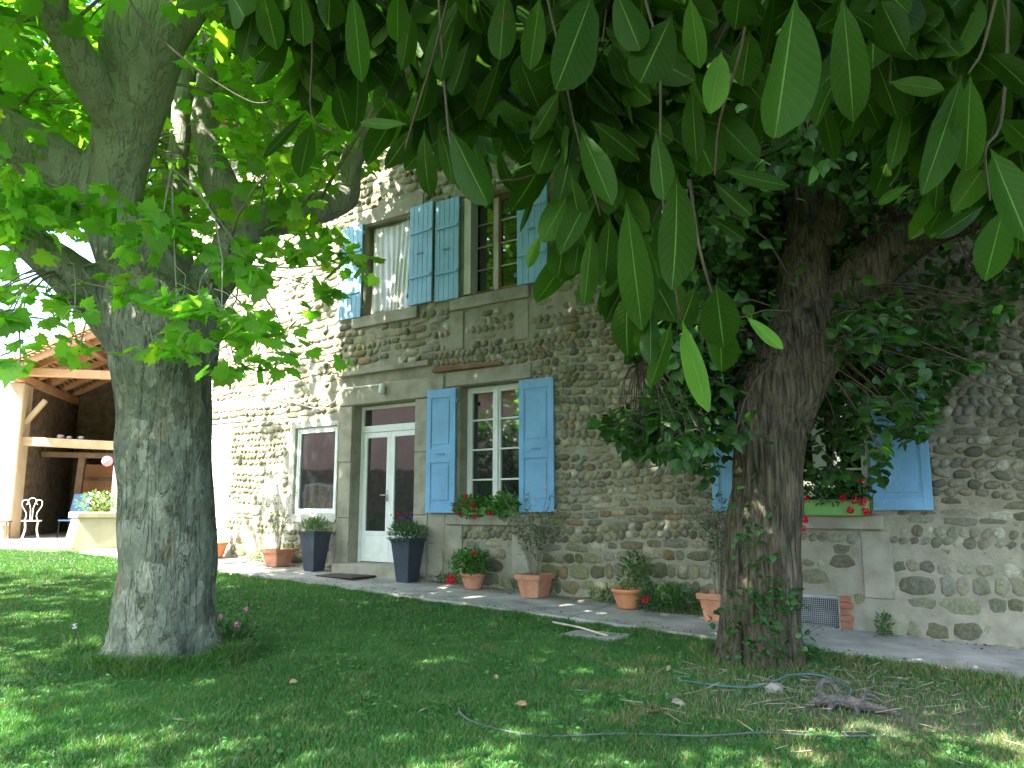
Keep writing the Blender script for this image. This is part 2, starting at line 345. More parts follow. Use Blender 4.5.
def lawn_mat():
    m, t, p, o = nt('lawn_soil'); g = geoco(t)
    n = noise_n(t, 0.55, 5, 0.6, g); n2 = noise_n(t, 9, 6, 0.7, g)
    gr = ramp(t, n2.outputs[0], [(0.3, (0.018, 0.045, 0.010)), (0.7, (0.045, 0.085, 0.022))])
    so = ramp(t, n2.outputs[0], [(0.3, (0.07, 0.055, 0.035)), (0.7, (0.17, 0.14, 0.095))])
    f = ramp(t, n.outputs[0], [(0.46, (0, 0, 0)), (0.68, (1, 1, 1))])
    t.links.new(mix(t, gr.outputs[0], so.outputs[0], f.outputs[0]), p.inputs['Base Color']); p.inputs['Roughness'].default_value = 0.95
    bump(t, p, noise_n(t, 60, 6, 0.7, g).outputs[0], 0.8, 0.02); return m
M['lawn'] = lawn_mat()
M['concrete'] = simple('grey_concrete', (0.19, 0.178, 0.15), (0.36, 0.34, 0.29), 2.2, 0.92, 0.6, 0.01, c3=(0.46, 0.43, 0.37), rscale=50)
M['gravel'] = simple('pale_gravel', (0.34, 0.31, 0.26), (0.52, 0.48, 0.41), 30, 0.95, 0.9, 0.02, rscale=60)
M['haze_hill'] = simple('wooded_hill', (0.03, 0.06, 0.02), (0.06, 0.10, 0.035), 0.08, 0.95)

# ------------------------------------------------------------------ the setting
def grid_sheet(name, xs, ys, zoff, mat, mask=None):
    X, Y = np.meshgrid(xs, ys); Z = terrain(X, Y) + zoff
    V = np.stack([X, Y, Z], -1).reshape(-1, 3); nx = len(xs); q = []
    for j in range(len(ys) - 1):
        for i in range(nx - 1):
            q.append((j * nx + i, j * nx + i + 1, (j + 1) * nx + i + 1, (j + 1) * nx + i))
    return fast_mesh(name, V, quads=np.array(q), mats=[mat], smooth=True)
xs = np.concatenate([[-900, -300, -100, -50, -35, -25], np.arange(-20, 20.1, 1.0), [30, 50, 100, 300, 900]])
ys = np.concatenate([[-600, -200, -60, -30, -20, -12], np.arange(-8, 30, 1.0), [35, 45, 60, 100, 300, 1200]])
setp(grid_sheet('lawn', xs, ys, 0.0, M['lawn']), kind='structure')

# wall frame: origin (.39, 11), e along the wall to the right, n out of the wall towards the garden
W0 = np.array([0.39, 11.0]); TH = R(55)
E_ = np.array([math.sin(TH), -math.cos(TH)]); N_ = np.array([-math.cos(TH), -math.sin(TH)])
def WP(u, w): p = W0 + E_ * u + N_ * w; return float(p[0]), float(p[1])
def path_z(u, w): x, y = WP(u, w); return H(x, y) + 0.05 + max(0, 0.02 * (1.2 - w))

# concrete path along the house, in bays with joints
V = []; Q = []
us = np.arange(-9.6, 9.7, 0.4)
for sgn in range(len(us) - 1):
    a, b = us[sgn], us[sgn + 1] - (0.012 if sgn % 6 == 2 else 0)
    wa = 1.28 + 0.05 * noise.noise(Vector((a * 0.9, 0, 3))); wb = 1.28 + 0.05 * noise.noise(Vector((us[sgn + 1] * 0.9, 0, 3)))
    k = len(V)
    for (u, w, dz) in ((a, 0.0, 0), (b, 0.0, 0), (b, wb, 0), (a, wa, 0), (b, wb + 0.01, -0.12), (a, wa + 0.01, -0.12)):
        x, y = WP(u, w); V.append((x, y, path_z(u, w) + dz))
    Q += [(k, k + 3, k + 2, k + 1), (k + 3, k + 5, k + 4, k + 2)]
setp(fast_mesh('path', np.array(V), quads=np.array(Q), mats=[M['concrete']]), kind='structure')

# sunlit gravel court in front of the barn
V = []; Q = []
ang = R(18); cx, cy_ = -12.0, 15.6
xs = np.linspace(-14, 9, 24); ysg = np.linspace(0, 12, 13)
for j, b in enumerate(ysg):
    for i, a in enumerate(xs):
        edge = (0.25 * noise.noise(Vector((a * 0.7, 0, 1)))) if j == 0 else 0
        x = cx + a * math.cos(ang) - (b + edge) * math.sin(ang); y = cy_ + a * math.sin(ang) + (b + edge) * math.cos(ang)
        V.append((x, y, H(x, y) + 0.006))
nx = len(xs)
Q = [(j * nx + i, j * nx + i + 1, (j + 1) * nx + i + 1, (j + 1) * nx + i) for j in range(len(ysg) - 1) for i in range(nx - 1)]
setp(fast_mesh('gravel_court', np.array(V), quads=np.array(Q), mats=[M['gravel']]), kind='structure')

# far wooded hills
V = []; Q = []
n = 90
for i in range(n + 1):
    t = 2 * math.pi * i / n; r = 700
    hgt = 38 + 26 * noise.noise(Vector((math.cos(t) * 2.2, math.sin(t) * 2.2, 0))) + 8 * noise.noise(Vector((math.cos(t) * 9, math.sin(t) * 9, 5)))
    V += [(r * math.cos(t), r * math.sin(t), -25), ((r + 90) * math.cos(t), (r + 90) * math.sin(t), hgt * 0.6), ((r + 220) * math.cos(t), (r + 220) * math.sin(t), hgt)]
for i in range(n):
    for j in range(2): Q.append((i * 3 + j, (i + 1) * 3 + j, (i + 1) * 3 + j + 1, i * 3 + j + 1))
setp(fast_mesh('hills', np.array(V), quads=np.array(Q), mats=[M['haze_hill']], smooth=True), kind='structure')

LAUREL_LEAVES = [[0.336,0.865,2.156,0.303,0.865,1.976,0.076],[0.101,0.91,2.192,0.053,0.901,2.055,0.07],[-0.22,1.0,2.262,-0.217,1.072,2.163,0.041],[0.205,0.946,1.97,0.21,1.017,1.838,0.062],[0.234,1.072,1.811,0.284,1.147,1.693,0.039],[0.293,1.113,1.874,0.32,1.184,1.795,0.072],[0.351,1.169,1.841,0.394,1.141,1.784,0.024],[0.171,1.141,2.012,0.205,1.231,1.833,0.066],[0.181,1.211,1.893,0.19,1.289,1.803,0.066],[0.13,1.244,2.006,0.123,1.327,1.897,0.039],[0.22,1.006,2.225,0.171,0.99,2.115,0.076],[0.315,1.106,2.234,0.288,1.087,2.123,0.048],[0.245,1.002,2.252,0.271,1.068,2.183,0.041],[0.357,1.101,2.264,0.362,1.17,2.213,0.06],[0.215,1.125,2.116,0.221,1.107,1.998,0.045],[0.259,1.068,2.152,0.279,1.139,2.072,0.043],[0.413,0.911,2.188,0.448,0.982,2.056,0.058],[0.431,0.958,2.207,0.56,1.018,2.165,0.039],[0.591,0.972,2.118,0.522,0.968,1.949,0.05],[0.573,0.926,2.091,0.596,0.993,1.991,0.048],[0.595,0.922,2.118,0.693,0.978,2.084,0.043],[0.598,0.941,1.999,0.628,0.931,1.87,0.058],[0.55,1.043,1.996,0.528,1.099,1.989,0.018],[0.591,1.037,2.028,0.611,1.101,1.978,0.022],[0.54,1.067,2.161,0.652,1.122,2.179,0.034],[0.54,1.106,2.234,0.608,1.178,2.16,0.051],[0.671,1.028,2.085,0.765,1.089,2.052,0.05],[0.71,1.142,2.005,0.617,1.116,1.944,0.03],[0.676,1.048,1.963,0.631,1.032,1.854,0.055],[-0.375,1.091,2.326,-0.37,1.161,2.269,0.051],[-0.318,1.091,2.323,-0.328,1.16,2.275,0.045],[-0.462,1.182,2.391,-0.422,1.154,2.321,0.072],[-0.296,1.182,2.388,-0.314,1.252,2.362,0.058],[-0.171,1.09,2.329,-0.18,1.159,2.281,0.045],[-0.163,1.188,2.356,-0.188,1.263,2.295,0.042],[-0.386,1.4,2.291,-0.49,1.485,2.238,0.024],[-0.375,1.403,2.272,-0.417,1.491,2.2,0.053],[-0.33,1.392,2.343,-0.319,1.477,2.289,0.053],[-0.247,1.396,2.32,-0.197,1.474,2.305,0.034],[-0.143,1.218,2.166,-0.14,1.297,2.083,0.042],[-0.125,1.265,2.19,-0.106,1.344,2.124,0.044],[-0.097,1.171,2.143,-0.036,1.154,2.01,0.062],[-0.064,1.268,2.17,-0.046,1.35,2.082,0.037],[-0.172,1.312,2.214,-0.232,1.389,2.174,0.038],[-0.189,1.357,2.245,-0.289,1.424,2.283,0.024],[-0.025,1.318,2.176,0.004,1.395,2.134,0.028],[0.053,1.419,2.174,0.016,1.508,2.095,0.015],[0.049,1.341,2.029,0.029,1.418,1.993,0.025],[0.11,1.312,2.214,0.081,1.292,2.073,0.052],[0.111,1.218,2.163,0.158,1.201,2.028,0.055],[0.127,1.216,2.179,0.218,1.287,2.143,0.042],[0.098,1.276,2.12,0.135,1.362,2.009,0.054],[0.154,1.326,2.124,0.081,1.306,1.981,0.052],[0.165,1.288,2.045,0.163,1.373,1.939,0.057],[0.208,1.244,2.003,0.244,1.325,1.907,0.036],[0.224,1.262,1.89,0.218,1.24,1.779,0.039],[0.25,1.219,1.843,0.226,1.297,1.751,0.037],[0.338,1.267,1.858,0.358,1.345,1.786,0.065],[0.315,1.134,2.057,0.438,1.195,2.057,0.03],[0.325,1.231,2.083,0.378,1.203,2.012,0.036],[0.329,1.309,2.228,0.423,1.378,2.243,0.059],[-0.011,1.182,2.388,-0.019,1.164,2.254,0.055],[0.013,1.2,2.275,0.048,1.274,2.228,0.049],[-0.074,1.287,2.366,-0.102,1.263,2.249,0.042],[-0.021,1.293,2.331,-0.059,1.375,2.261,0.045],[0.042,1.093,2.316,0.028,1.166,2.238,0.045],[-0.1,1.282,2.4,-0.122,1.259,2.274,0.045],[0.142,1.0,2.259,0.171,0.983,2.159,0.055],[0.314,1.0,2.259,0.322,1.06,2.237,0.061],[0.582,1.091,2.323,0.58,1.163,2.253,0.06],[0.627,1.091,2.323,0.721,1.161,2.269,0.066],[0.671,1.0,2.259,0.719,1.066,2.195,0.055],[0.663,1.257,2.237,0.619,1.238,2.103,0.041],[0.728,1.19,2.34,0.747,1.266,2.278,0.049],[0.46,0.911,2.182,0.516,0.967,2.149,0.055],[0.809,1.206,2.243,0.816,1.282,2.177,0.049],[0.578,1.394,2.332,0.636,1.485,2.235,0.045],[0.465,1.394,2.332,0.459,1.485,2.235,0.045],[0.241,1.277,1.794,0.266,1.333,1.857,0.023],[-0.143,1.293,2.331,-0.173,1.374,2.265,0.042],[0.078,1.208,2.227,0.031,1.282,2.177,0.039],[0.063,1.304,2.262,0.116,1.386,2.189,0.035],[0.154,1.348,1.986,0.121,1.428,1.931,0.032],[0.299,1.258,1.914,0.287,1.333,1.857,0.042],[0.364,1.431,2.1,0.459,1.51,2.079,0.034]]
LAUREL_TWIGS = [[[-0.1,1.259,2.539],[-0.124,1.266,2.371],[-0.173,1.275,2.191],[-0.182,1.28,2.158]],[[0.046,1.17,2.468],[0.081,1.2,2.275],[0.108,1.265,2.187],[0.149,1.288,2.045]],[[0.207,1.08,2.397],[0.222,1.108,2.22],[0.225,1.139,2.027],[0.252,1.17,1.835]],[[0.278,1.184,2.062],[0.282,1.153,1.938],[0.325,1.218,1.846]],[[0.671,0.99,2.327],[0.621,0.965,2.162],[0.599,0.972,2.118]],[[0.678,0.99,2.327],[0.675,1.027,2.096],[0.621,0.988,2.019],[0.687,1.094,1.993]],[[-0.398,1.349,2.609],[-0.375,1.379,2.424],[-0.375,1.401,2.285],[-0.323,1.407,2.248]],[[0.552,1.08,2.397],[0.567,1.103,2.249],[0.567,1.114,2.183]],[[0.117,1.08,2.397],[0.11,1.001,2.256]],[[-0.955,1.709,2.892],[-0.902,1.734,2.739],[-0.836,1.746,2.662],[-0.746,1.758,2.587],[-0.646,1.768,2.524],[-0.594,1.771,2.509],[-0.539,1.768,2.528]],[[-0.096,1.276,2.12],[-0.012,1.326,2.124],[0.051,1.371,2.159],[0.084,1.318,2.176]],[[0.342,1.08,2.397],[0.349,1.101,2.264],[0.325,1.169,2.155],[0.317,1.183,2.07]]]


# ------------------------------------------------------------------ the farmhouse
house = empty('stone_farmhouse', (W0[0], W0[1], 0), -R(35) , 'old two-storey cobblestone farmhouse with pale blue shutters and a white glazed door', 'farmhouse')
# local frame of the house: x = along the wall, y = into the house, z = up
U0, U1, ZT = -9.2, 9.5, 9.15
OPEN = dict(ul=(-3.48, -2.46, 4.78, 6.34), ur=(-1.36, -0.36, 4.78, 6.34), lw=(-1.42, -0.33, 1.52, 3.40), door=(-3.66, -2.30, 0.76, 3.28),
            sw=(-5.05, -4.02, 1.52, 2.98), rw=(3.10, 4.17, 1.52, 3.40), cel=(3.18, 3.80, 0.26, 0.66), fs=(-7.75, -6.88, 0.95, 3.22))
DEPTH = dict(ul=.20, ur=.20, lw=.20, door=.205, sw=.07, rw=.20, cel=.12, fs=.10)

def in_any(u, z, rects, pad=0.0):
    for r in rects:
        if r[0] - pad < u < r[1] + pad and r[2] - pad < z < r[3] + pad: return True
    return False
# dressed stone pieces (u0,u1,z0,z1,proud)
DR = [('lintel', (-3.72, -2.20, 6.36, 6.62, .03)), ('lintel', (-1.55, -0.15, 6.36, 6.60, .03)), ('lintel', (-1.66, -0.13, 3.41, 3.63, .035)),
      ('lintel', (2.86, 4.40, 3.41, 3.63, .035)),
      ('sill', (-3.72, -2.27, 4.58, 4.76, .06)), ('sill', (-1.60, -0.15, 4.58, 4.76, .06)), ('sill', (-1.60, -0.15, 1.37, 1.51, .07)), ('sill', (2.95, 4.30, 1.37, 1.51, .08)),
      ('stone_block', (-1.63, -1.36, 3.98, 4.57, .02)), ('stone_block', (-0.42, -0.18, 3.98, 4.57, .02)),
      ('stone_block', (-1.66, -1.34, 0.86, 1.36, .03)), ('stone_block', (-0.46, -0.16, 0.70, 1.36, .03)), ('stone_block', (-2.00, -1.68, 1.10, 1.50, .02)),
      ('stone_block', (-2.00, -1.70, 0.62, 1.08, .025)), ('stone_block', (4.06, 4.36, 0.66, 1.36, .02)),
      ('stone_block', (-1.66, -1.43, 1.53, 2.2, .02)), ('stone_block', (-1.66, -1.43, 2.21, 2.9, .018)), ('stone_block', (-1.66, -1.43, 2.91, 3.40, .02)),
      ('stone_block', (-0.32, -0.12, 1.53, 2.3, .02)), ('stone_block', (-0.32, -0.12, 2.31, 3.40, .018)),
      ('stone_block', (2.88, 3.09, 1.53, 3.40, .02)), ('stone_block', (4.18, 4.38, 1.53, 3.40, .02)),
      ('door_surround', (-3.97, -3.67, 0.60, 1.45, .03)), ('door_surround', (-3.95, -3.67, 1.46, 2.35, .026)), ('door_surround', (-3.97, -3.67, 2.36, 3.27, .03)),
      ('door_surround', (-2.29, -2.01, 0.60, 1.5, .03)), ('door_surround', (-2.29, -2.02, 1.51, 2.45, .026)), ('door_surround', (-2.29, -2.01, 2.46, 3.27, .03)),
      ('lintel', (-3.98, -1.72, 3.29, 3.60, .035)), ('cornice', (-4.00, -1.98, 3.78, 3.86, .10)),
      ('stone_block', (-3.66, -3.49, 4.78, 6.34, .02)), ('stone_block', (-1.56, -1.37, 4.78, 6.34, .02))]
rects = [v for v in OPEN.values()] + [d[1][:4] for d in DR] + [(-4.0, -1.98, 3.28, 3.86), (-5.22, -3.86, 1.34, 3.12), (3.1, 3.93, 0.2, 0.72)]

# mortar face: grid of cells minus the openings, with thickness and reveals
us = sorted(set([U0, U1] + [x for o in OPEN.values() for x in o[:2]])); zs = sorted(set([-0.3, ZT] + [z for o in OPEN.values() for z in o[2:]]))
def refine(a, step):
    out = []
    for i in range(len(a) - 1):
        k = max(1, int((a[i + 1] - a[i]) / step)); out += list(np.linspace(a[i], a[i + 1], k, endpoint=False))
    return out + [a[-1]]
us = refine(us, 0.10); zs = refine(zs, 0.10)
V = []; Q = []; idx = {}
for j, z in enumerate(zs):
    for i, u in enumerate(us):
        onb = any(abs(u - o[k]) < 1e-6 or abs(z - o[l]) < 1e-6 for o in OPEN.values() for k, l in ((0, 2), (1, 3)))
        y = 0.0 if onb else -0.014 + 0.016 * noise.noise(Vector((u * 2.1, z * 2.1, 4))) + 0.010 * noise.noise(Vector((u * 7, z * 7, 1)))
        V.append((u, y, z))
nx = len(us)
for j in range(len(zs) - 1):
    for i in range(nx - 1):
        if not in_any((us[i] + us[i + 1]) / 2, (zs[j] + zs[j + 1]) / 2, OPEN.values()):
            Q.append((j * nx + i, j * nx + i + 1, (j + 1) * nx + i + 1, (j + 1) * nx + i))
mb_r = MB()
for k, (a, b, c, d) in OPEN.items():
    y1 = DEPTH[k] + 0.06
    mb_r.add([(a, 0, c), (b, 0, c), (b, y1, c), (a, y1, c)], [(0, 1, 2, 3)]); mb_r.add([(a, 0, d), (b, 0, d), (b, y1, d), (a, y1, d)], [(3, 2, 1, 0)])
    mb_r.add([(a, 0, c), (a, y1, c), (a, y1, d), (a, 0, d)], [(0, 1, 2, 3)]); mb_r.add([(b, 0, c), (b, y1, c), (b, y1, d), (b, 0, d)], [(3, 2, 1, 0)])
# cobbles: each stone is a low dome in its own tilt
rg = np.random.default_rng(11)
palette = np.array([(0.23, 0.205, 0.135), (0.27, 0.24, 0.165), (0.20, 0.195, 0.15), (0.30, 0.265, 0.18), (0.17, 0.155, 0.11), (0.25, 0.21, 0.13), (0.22, 0.22, 0.19), (0.33, 0.30, 0.22)])
SV = []; ST = []; SQ = []; SC = []
def stone(u, z, a, b, ang, dep, col, sq=2.6, base=0.0):
    n = 10; k0 = len(SV); ca, sa = math.cos(ang), math.sin(ang)
    jit = rg.normal(0, 0.09, n) + 1
    for (rr, h) in ((1.0, -0.15), (0.93, 0.45), (0.62, 0.88)):
        for i in range(n):
            t = 2 * math.pi * i / n; c, s = math.cos(t), math.sin(t); q = (abs(c) ** sq + abs(s) ** sq) ** (-1 / sq)
            x = a * rr * c * q * jit[i]; y = b * rr * s * q * jit[i]
            SV.append((u + x * ca - y * sa, -(dep * h) - base, z + x * sa + y * ca)); SC.append(col)
    SV.append((u, -dep * (1 + rg.normal(0, .06)) - base, z)); SC.append(col)
    for r in range(2):
        for i in range(n):
            SQ.append((k0 + r * n + i, k0 + r * n + (i + 1) % n, k0 + (r + 1) * n + (i + 1) % n, k0 + (r + 1) * n + i))
    for i in range(n): ST.append((k0 + 2 * n + i, k0 + 2 * n + (i + 1) % n, k0 + 3 * n))
z = 0.10; row = 0
while z < ZT:
    kind = rg.random()
    lowzone = z < 1.05
    if lowzone: h = rg.uniform(0.15, 0.23)
    elif z > 4.3: h = rg.uniform(0.10, 0.17)
    elif kind < 0.22: h = rg.uniform(0.085, 0.12)
    else: h = rg.uniform(0.088, 0.128)
    slab = kind < 0.22 or lowzone
    tilt = (0.45 if rg.random() < .5 else -0.35) * rg.uniform(0.2, 1.1)
    rowtype = rg.random(); lean_ = (1 if rg.random() < .6 else -1) * rg.uniform(.55, .95)
    u = U0 + rg.uniform(0, 0.1)
    while u < U1:
        zc = z + h / 2 + 0.09 * noise.noise(Vector((u * 0.6, z * .5, 2))) + rg.normal(0, .006)
        smooth_zone = (u > 3.0 and z < 1.5) or (u < -5.4 and z < 2.4 and noise.noise(Vector((u, z, 9))) > -0.1)
        if z > 4.3 or (u < -2.0 and z > 3.0):
            slabh = rg.random() < 0.55
        else: slabh = slab
        slant = (rowtype < .42) and not slabh and not lowzone
        w = rg.uniform(0.15, 0.42) if slabh else rg.uniform(.082, .125) if slant else rg.choice([rg.uniform(.07, .11), rg.uniform(.12, .17), rg.uniform(.15, .22)])
        if lowzone: w = rg.choice([rg.uniform(.10, .18), rg.uniform(0.18, 0.40)])
        uc = u + w / 2
        if smooth_zone and u < 0 and rg.random() < .45: u += w; continue
        if not in_any(uc, zc, rects) and not in_any(u + 0.03, zc, rects) and not in_any(u + w - 0.03, zc, rects) and not in_any(uc, zc + h * 0.35, rects) and not in_any(uc, zc - h * 0.35, rects):
            c = palette[rg.integers(len(palette))] * rg.uniform(0.72, 1.28)
            if rg.random() < 0.02: c = np.array((0.30, 0.20, 0.10)) * rg.uniform(.7, 1.1)
            if rg.random() < 0.05: c = np.array((0.42, 0.40, 0.35))
            c = c * (1 + .30 * min(1, max(0, (-3.6 - uc) / 1.5)))  # stones near the left end lightened to look sunlit
            g = .3 + .7 * min(1, max(0, (uc - 1.5) / 3.0)); grey = c.mean() * np.array((1.03, .99, .91)); c = c * (1 - g * 0.75) + grey * g * 0.75
            if slabh:
                stone(uc, zc, w * 0.485, h * rg.uniform(.42, .50), rg.normal(0, 0.05), rg.uniform(0.018, 0.038) * (0.5 if smooth_zone else 1), c, 4.5)
            else:
                if slant: sa, sb, ang = h * rg.uniform(.52, .64), w * rg.uniform(.42, .50), lean_ * rg.uniform(.8, 1.15)
                else: sa, sb, ang = w * .50, min(w * .46, h * rg.uniform(.42, .54)), tilt * .35 + rg.normal(0, .14)
                stone(uc, zc, sa, sb, ang, rg.uniform(0.030, 0.056) * (0.55 if smooth_zone else 1), c, rg.uniform(2.2, 3.3))
        elif smooth_zone is False: pass
        u += w * (1.0 if not smooth_zone else rg.choice([1.0, 1.0, 1.2]))
    z += h; row += 1
nV = len(V); nR = len(mb_r.v)
allV = np.array(V + mb_r.v + SV)
col = np.ones((len(allV), 3)) * 0.25; col[nV + nR:] = np.array(SC)
quads = np.array(Q + [tuple(i + nV for i in f) for f in mb_r.f] + [tuple(i + nV + nR for i in f) for f in SQ])
qm = np.array([0] * len(Q) + [2] * len(mb_r.f) + [1] * len(SQ))
tris = np.array(ST) + nV + nR
fast_mesh('wall', allV, tris=tris, quads=quads, mats=[M['mortar'], M['stone'], M['dressed']], qmat=qm, tmat=np.ones(len(tris)), col=col, smooth=True, parent=house)
# hidden sides, back and roof
b = MB(); b.box(U0, U0 + .4, 0.01, 8.5, -.3, ZT); b.box(U1 - .4, U1, 0.01, 8.5, -.3, ZT); b.box(U0 + .4, U1 - .4, 8.1, 8.5, -.3, ZT); b.box(U0 + .4, U1 - .4, 0.5, 0.55, -.3, ZT)
b.build('side_wall', M['mortar'], house)
b = MB(); sl = 0.32
b.hexa([(U0 - .4, -.6, ZT - .05), (U1 + .4, -.6, ZT - .05), (U1 + .4, 4.25, ZT + 1.6), (U0 - .4, 4.25, ZT + 1.6), (U0 - .4, -.6, ZT + .07), (U1 + .4, -.6, ZT + .07), (U1 + .4, 4.25, ZT + 1.72), (U0 - .4, 4.25, ZT + 1.72)])
b.hexa([(U0 - .4, 4.25, ZT + 1.6), (U1 + .4, 4.25, ZT + 1.6), (U1 + .4, 9.1, ZT - .05), (U0 - .4, 9.1, ZT - .05), (U0 - .4, 4.25, ZT + 1.72), (U1 + .4, 4.25, ZT + 1.72), (U1 + .4, 9.1, ZT + .07), (U0 - .4, 9.1, ZT + .07)])
for i in range(int((U1 - U0 + .8) / 0.22)):
    x = U0 - .4 + .11 + i * .22; b.tube([(x, -.68, ZT + .06), (x, 4.25, ZT + 1.74)], .075, 8)
b.build('roof', M['rooftile'], house)
b = MB()
b.tube([(U0, -.66, ZT - .06), (U1, -.66, ZT - .06)], .07, 10); b.build('gutter', M['oldwhite'], house, True)

for nm, (a, b_, c, d, pr) in DR:
    m = MB(); m.box(a, b_, -pr, 0.05, c, d)
    o = m.build(nm, M['dressed'], house, bevel=0.012)
# whitewashed surround of the small window
m = MB(); 
m.box(-5.20, -5.06, -.028, .04, 1.42, 3.06); m.box(-4.01, -3.98, -.028, .04, 1.42, 3.06); m.box(-5.06, -4.01, -.028, .04, 2.985, 3.06); m.box(-5.06, -4.01, -.028, .04, 1.38, 1.515)
m.build('window_surround', M['render'], house, bevel=0.012)
# timber lintel over the lower window
m = MB(); m.hexa([(-1.84, -.10, 3.645), (-.60, -.07, 3.645), (-.60, .03, 3.645), (-1.84, .03, 3.645), (-1.84, -.12, 3.73), (-.64, -.06, 3.70), (-.64, .03, 3.70), (-1.84, .03, 3.73)])
m.build('old_beam', M['darktimber'], house, bevel=0.015)

def casement(name, key, cols, rows, fm, y=None, fw=0.055, label=None, mull=0.07, bar=0.025, bottom=0.0, barmat=None):
    a, b_, c, d = OPEN[key]; y = DEPTH[key] if y is None else y
    a += .004; b_ -= .004; c += .004; d -= .004
    m = MB()
    m.box(a, a + fw, y - .03, y + .03, c, d); m.box(b_ - fw, b_, y - .03, y + .03, c, d)
    m.box(a + fw, b_ - fw, y - .03, y + .03, d - fw, d); m.box(a + fw, b_ - fw, y - .03, y + .03, c, c + fw + bottom)
    mid = (a + b_) / 2
    if cols == 2:
        m.box(mid - mull / 2, mid + mull / 2, y - .045, y + .025, c + fw + bottom, d - fw, 1 if barmat else 0)
        spans = [(a + fw, mid - mull / 2), (mid + mull / 2, b_ - fw)]
    else: spans = [(a + fw, b_ - fw)]
    for s0, s1 in spans:
        # sash stiles
        st = 0.035
        m.box(s0, s0 + st, y - .024, y + .02, c + fw + bottom, d - fw); m.box(s1 - st, s1, y - .024, y + .02, c + fw + bottom, d - fw)
        m.box(s0 + st, s1 - st, y - .024, y + .02, c + fw + bottom, c + fw + bottom + st); m.box(s0 + st, s1 - st, y - .024, y + .02, d - fw - st, d - fw)
        for r in range(1, rows):
            zz = c + fw + bottom + (d - fw - c - fw - bottom) * r / rows
            m.box(s0 + st, s1 - st, y - .018, y + .012, zz - bar / 2, zz + bar / 2, 1 if barmat else 0)
    o = m.build(name, [fm, barmat] if barmat else fm, house, bevel=0.004)
    if label: o['label'] = label
    g = MB(); g.box(a + fw * .5, b_ - fw * .5, y + .006, y + .016, c + fw * .5, d - fw * .5); g.build('pane', M['glass'], o)
    return o
casement('window', 'lw', 2, 4, M['white'], label='white eight-pane window between blue shutters')
w_ur = casement('window', 'ur', 2, 4, M['brownwood'], y=0.17, label='brown wooden casement reflecting leaves', mull=0.09, bar=0.022, barmat=simple('faded_pinkish_paint', (0.34, 0.25, 0.20), (0.58, 0.54, 0.49), 5, 0.6, 0.2, 0.003, stretch=(1, 1, .5)))
m = MB(); m.box(-1.356, -1.22, -.03, .15, 4.80, 6.335); m.build('window_jamb', M['oldwhite'], house, bevel=.006)
w_ul = casement('window', 'ul', 2, 1, M['oldwhite'], y=0.19, label='half curtained old white window')
casement('window', 'rw', 2, 4, M['white'], label='white window half hidden by the lime tree')
casement('window', 'sw', 1, 1, M['white'], y=0.045, fw=0.05, label='small fixed white-framed window')
# curtain
V = []; Q = []; nn = 70
for i in range(nn):
    t = i / (nn - 1); u = -3.40 + t * 0.86
    for j in range(14):
        s = j / 13; zz = 6.28 - s * 1.46 + 0.02 * math.sin(t * 9)
        amp = .006 + .010 * s
        V.append((u + 0.05 * s * math.sin(t * 5), 0.10 - 0.04 * s + amp * math.sin(t * 48 + 1.5 * math.sin(s * 3 + t * 6)), zz))
for i in range(nn - 1):
    for j in range(13): Q.append((i * 14 + j, i * 14 + j + 1, (i + 1) * 14 + j + 1, (i + 1) * 14 + j))
fast_mesh('curtain', np.array(V), quads=np.array(Q), mats=[M['curtain']], smooth=True, parent=house)

# glazed double door
a, b_, c, d = OPEN['door']; a += .004; b_ -= .004; y = DEPTH['door']
m = MB(); fw = .06
m.box(a, a + fw, y - .03, y + .04, c, d - .004); m.box(b_ - fw, b_, y - .03, y + .04, c, d - .004); m.box(a + fw, b_ - fw, y - .03, y + .04, d - .06, d - .004); m.box(a + fw, b_ - fw, y - .035, y + .04, 2.84, 2.95)
fr = m.build('door_frame', M['white'], house, bevel=.005)
g = MB(); g.box(a + fw, b_ - fw, y, y + .01, 2.95, d - .06); g.build('transom_pane', M['glass'], fr)
mid = (a + b_) / 2
for s0, s1, nm in ((a + fw + .003, mid - .002, 'l'), (mid + .002, b_ - fw - .003, 'r')):
    m = MB(); st = .085
    m.box(s0, s0 + st, y - .025, y + .02, c + .01, 2.836); m.box(s1 - st, s1, y - .025, y + .02, c + .01, 2.836)
    m.box(s0 + st, s1 - st, y - .025, y + .02, 2.75, 2.836); m.box(s0 + st, s1 - st, y - .022, y + .015, c + .01, 1.22)
    m.box(s0 + st, s1 - st, y - .029, y + .02, 1.18, 1.25); m.box(s0 + st, s1 - st, y - .029, y + .02, c + .01, c + .10)
    dr = m.build('door', M['white'], house, bevel=.005)
    g = MB(); g.box(s0 + st, s1 - st, y - .003, y + .007, 1.25, 2.75); g.build('pane', M['glass'], dr)
    if nm == 'l':
        h = MB(); h.box(s1 - .06, s1 - .03, y - .034, y - .024, 1.72, 1.90); h.tube([(s1 - .045, y - .03, 1.82), (s1 - .045, y - .075, 1.82), (s1 - .16, y - .08, 1.815)], .009, 8)
        h.build('handle', simple('brass', (0.45, 0.42, 0.36), (0.55, 0.52, 0.45), 5, 0.3, metal=0.8), dr, True)
# threshold step
m = MB(); m.box(-3.75, -2.2, -.30, .20, .50, .755); m.build('step', M['dressed'], house, bevel=.02)

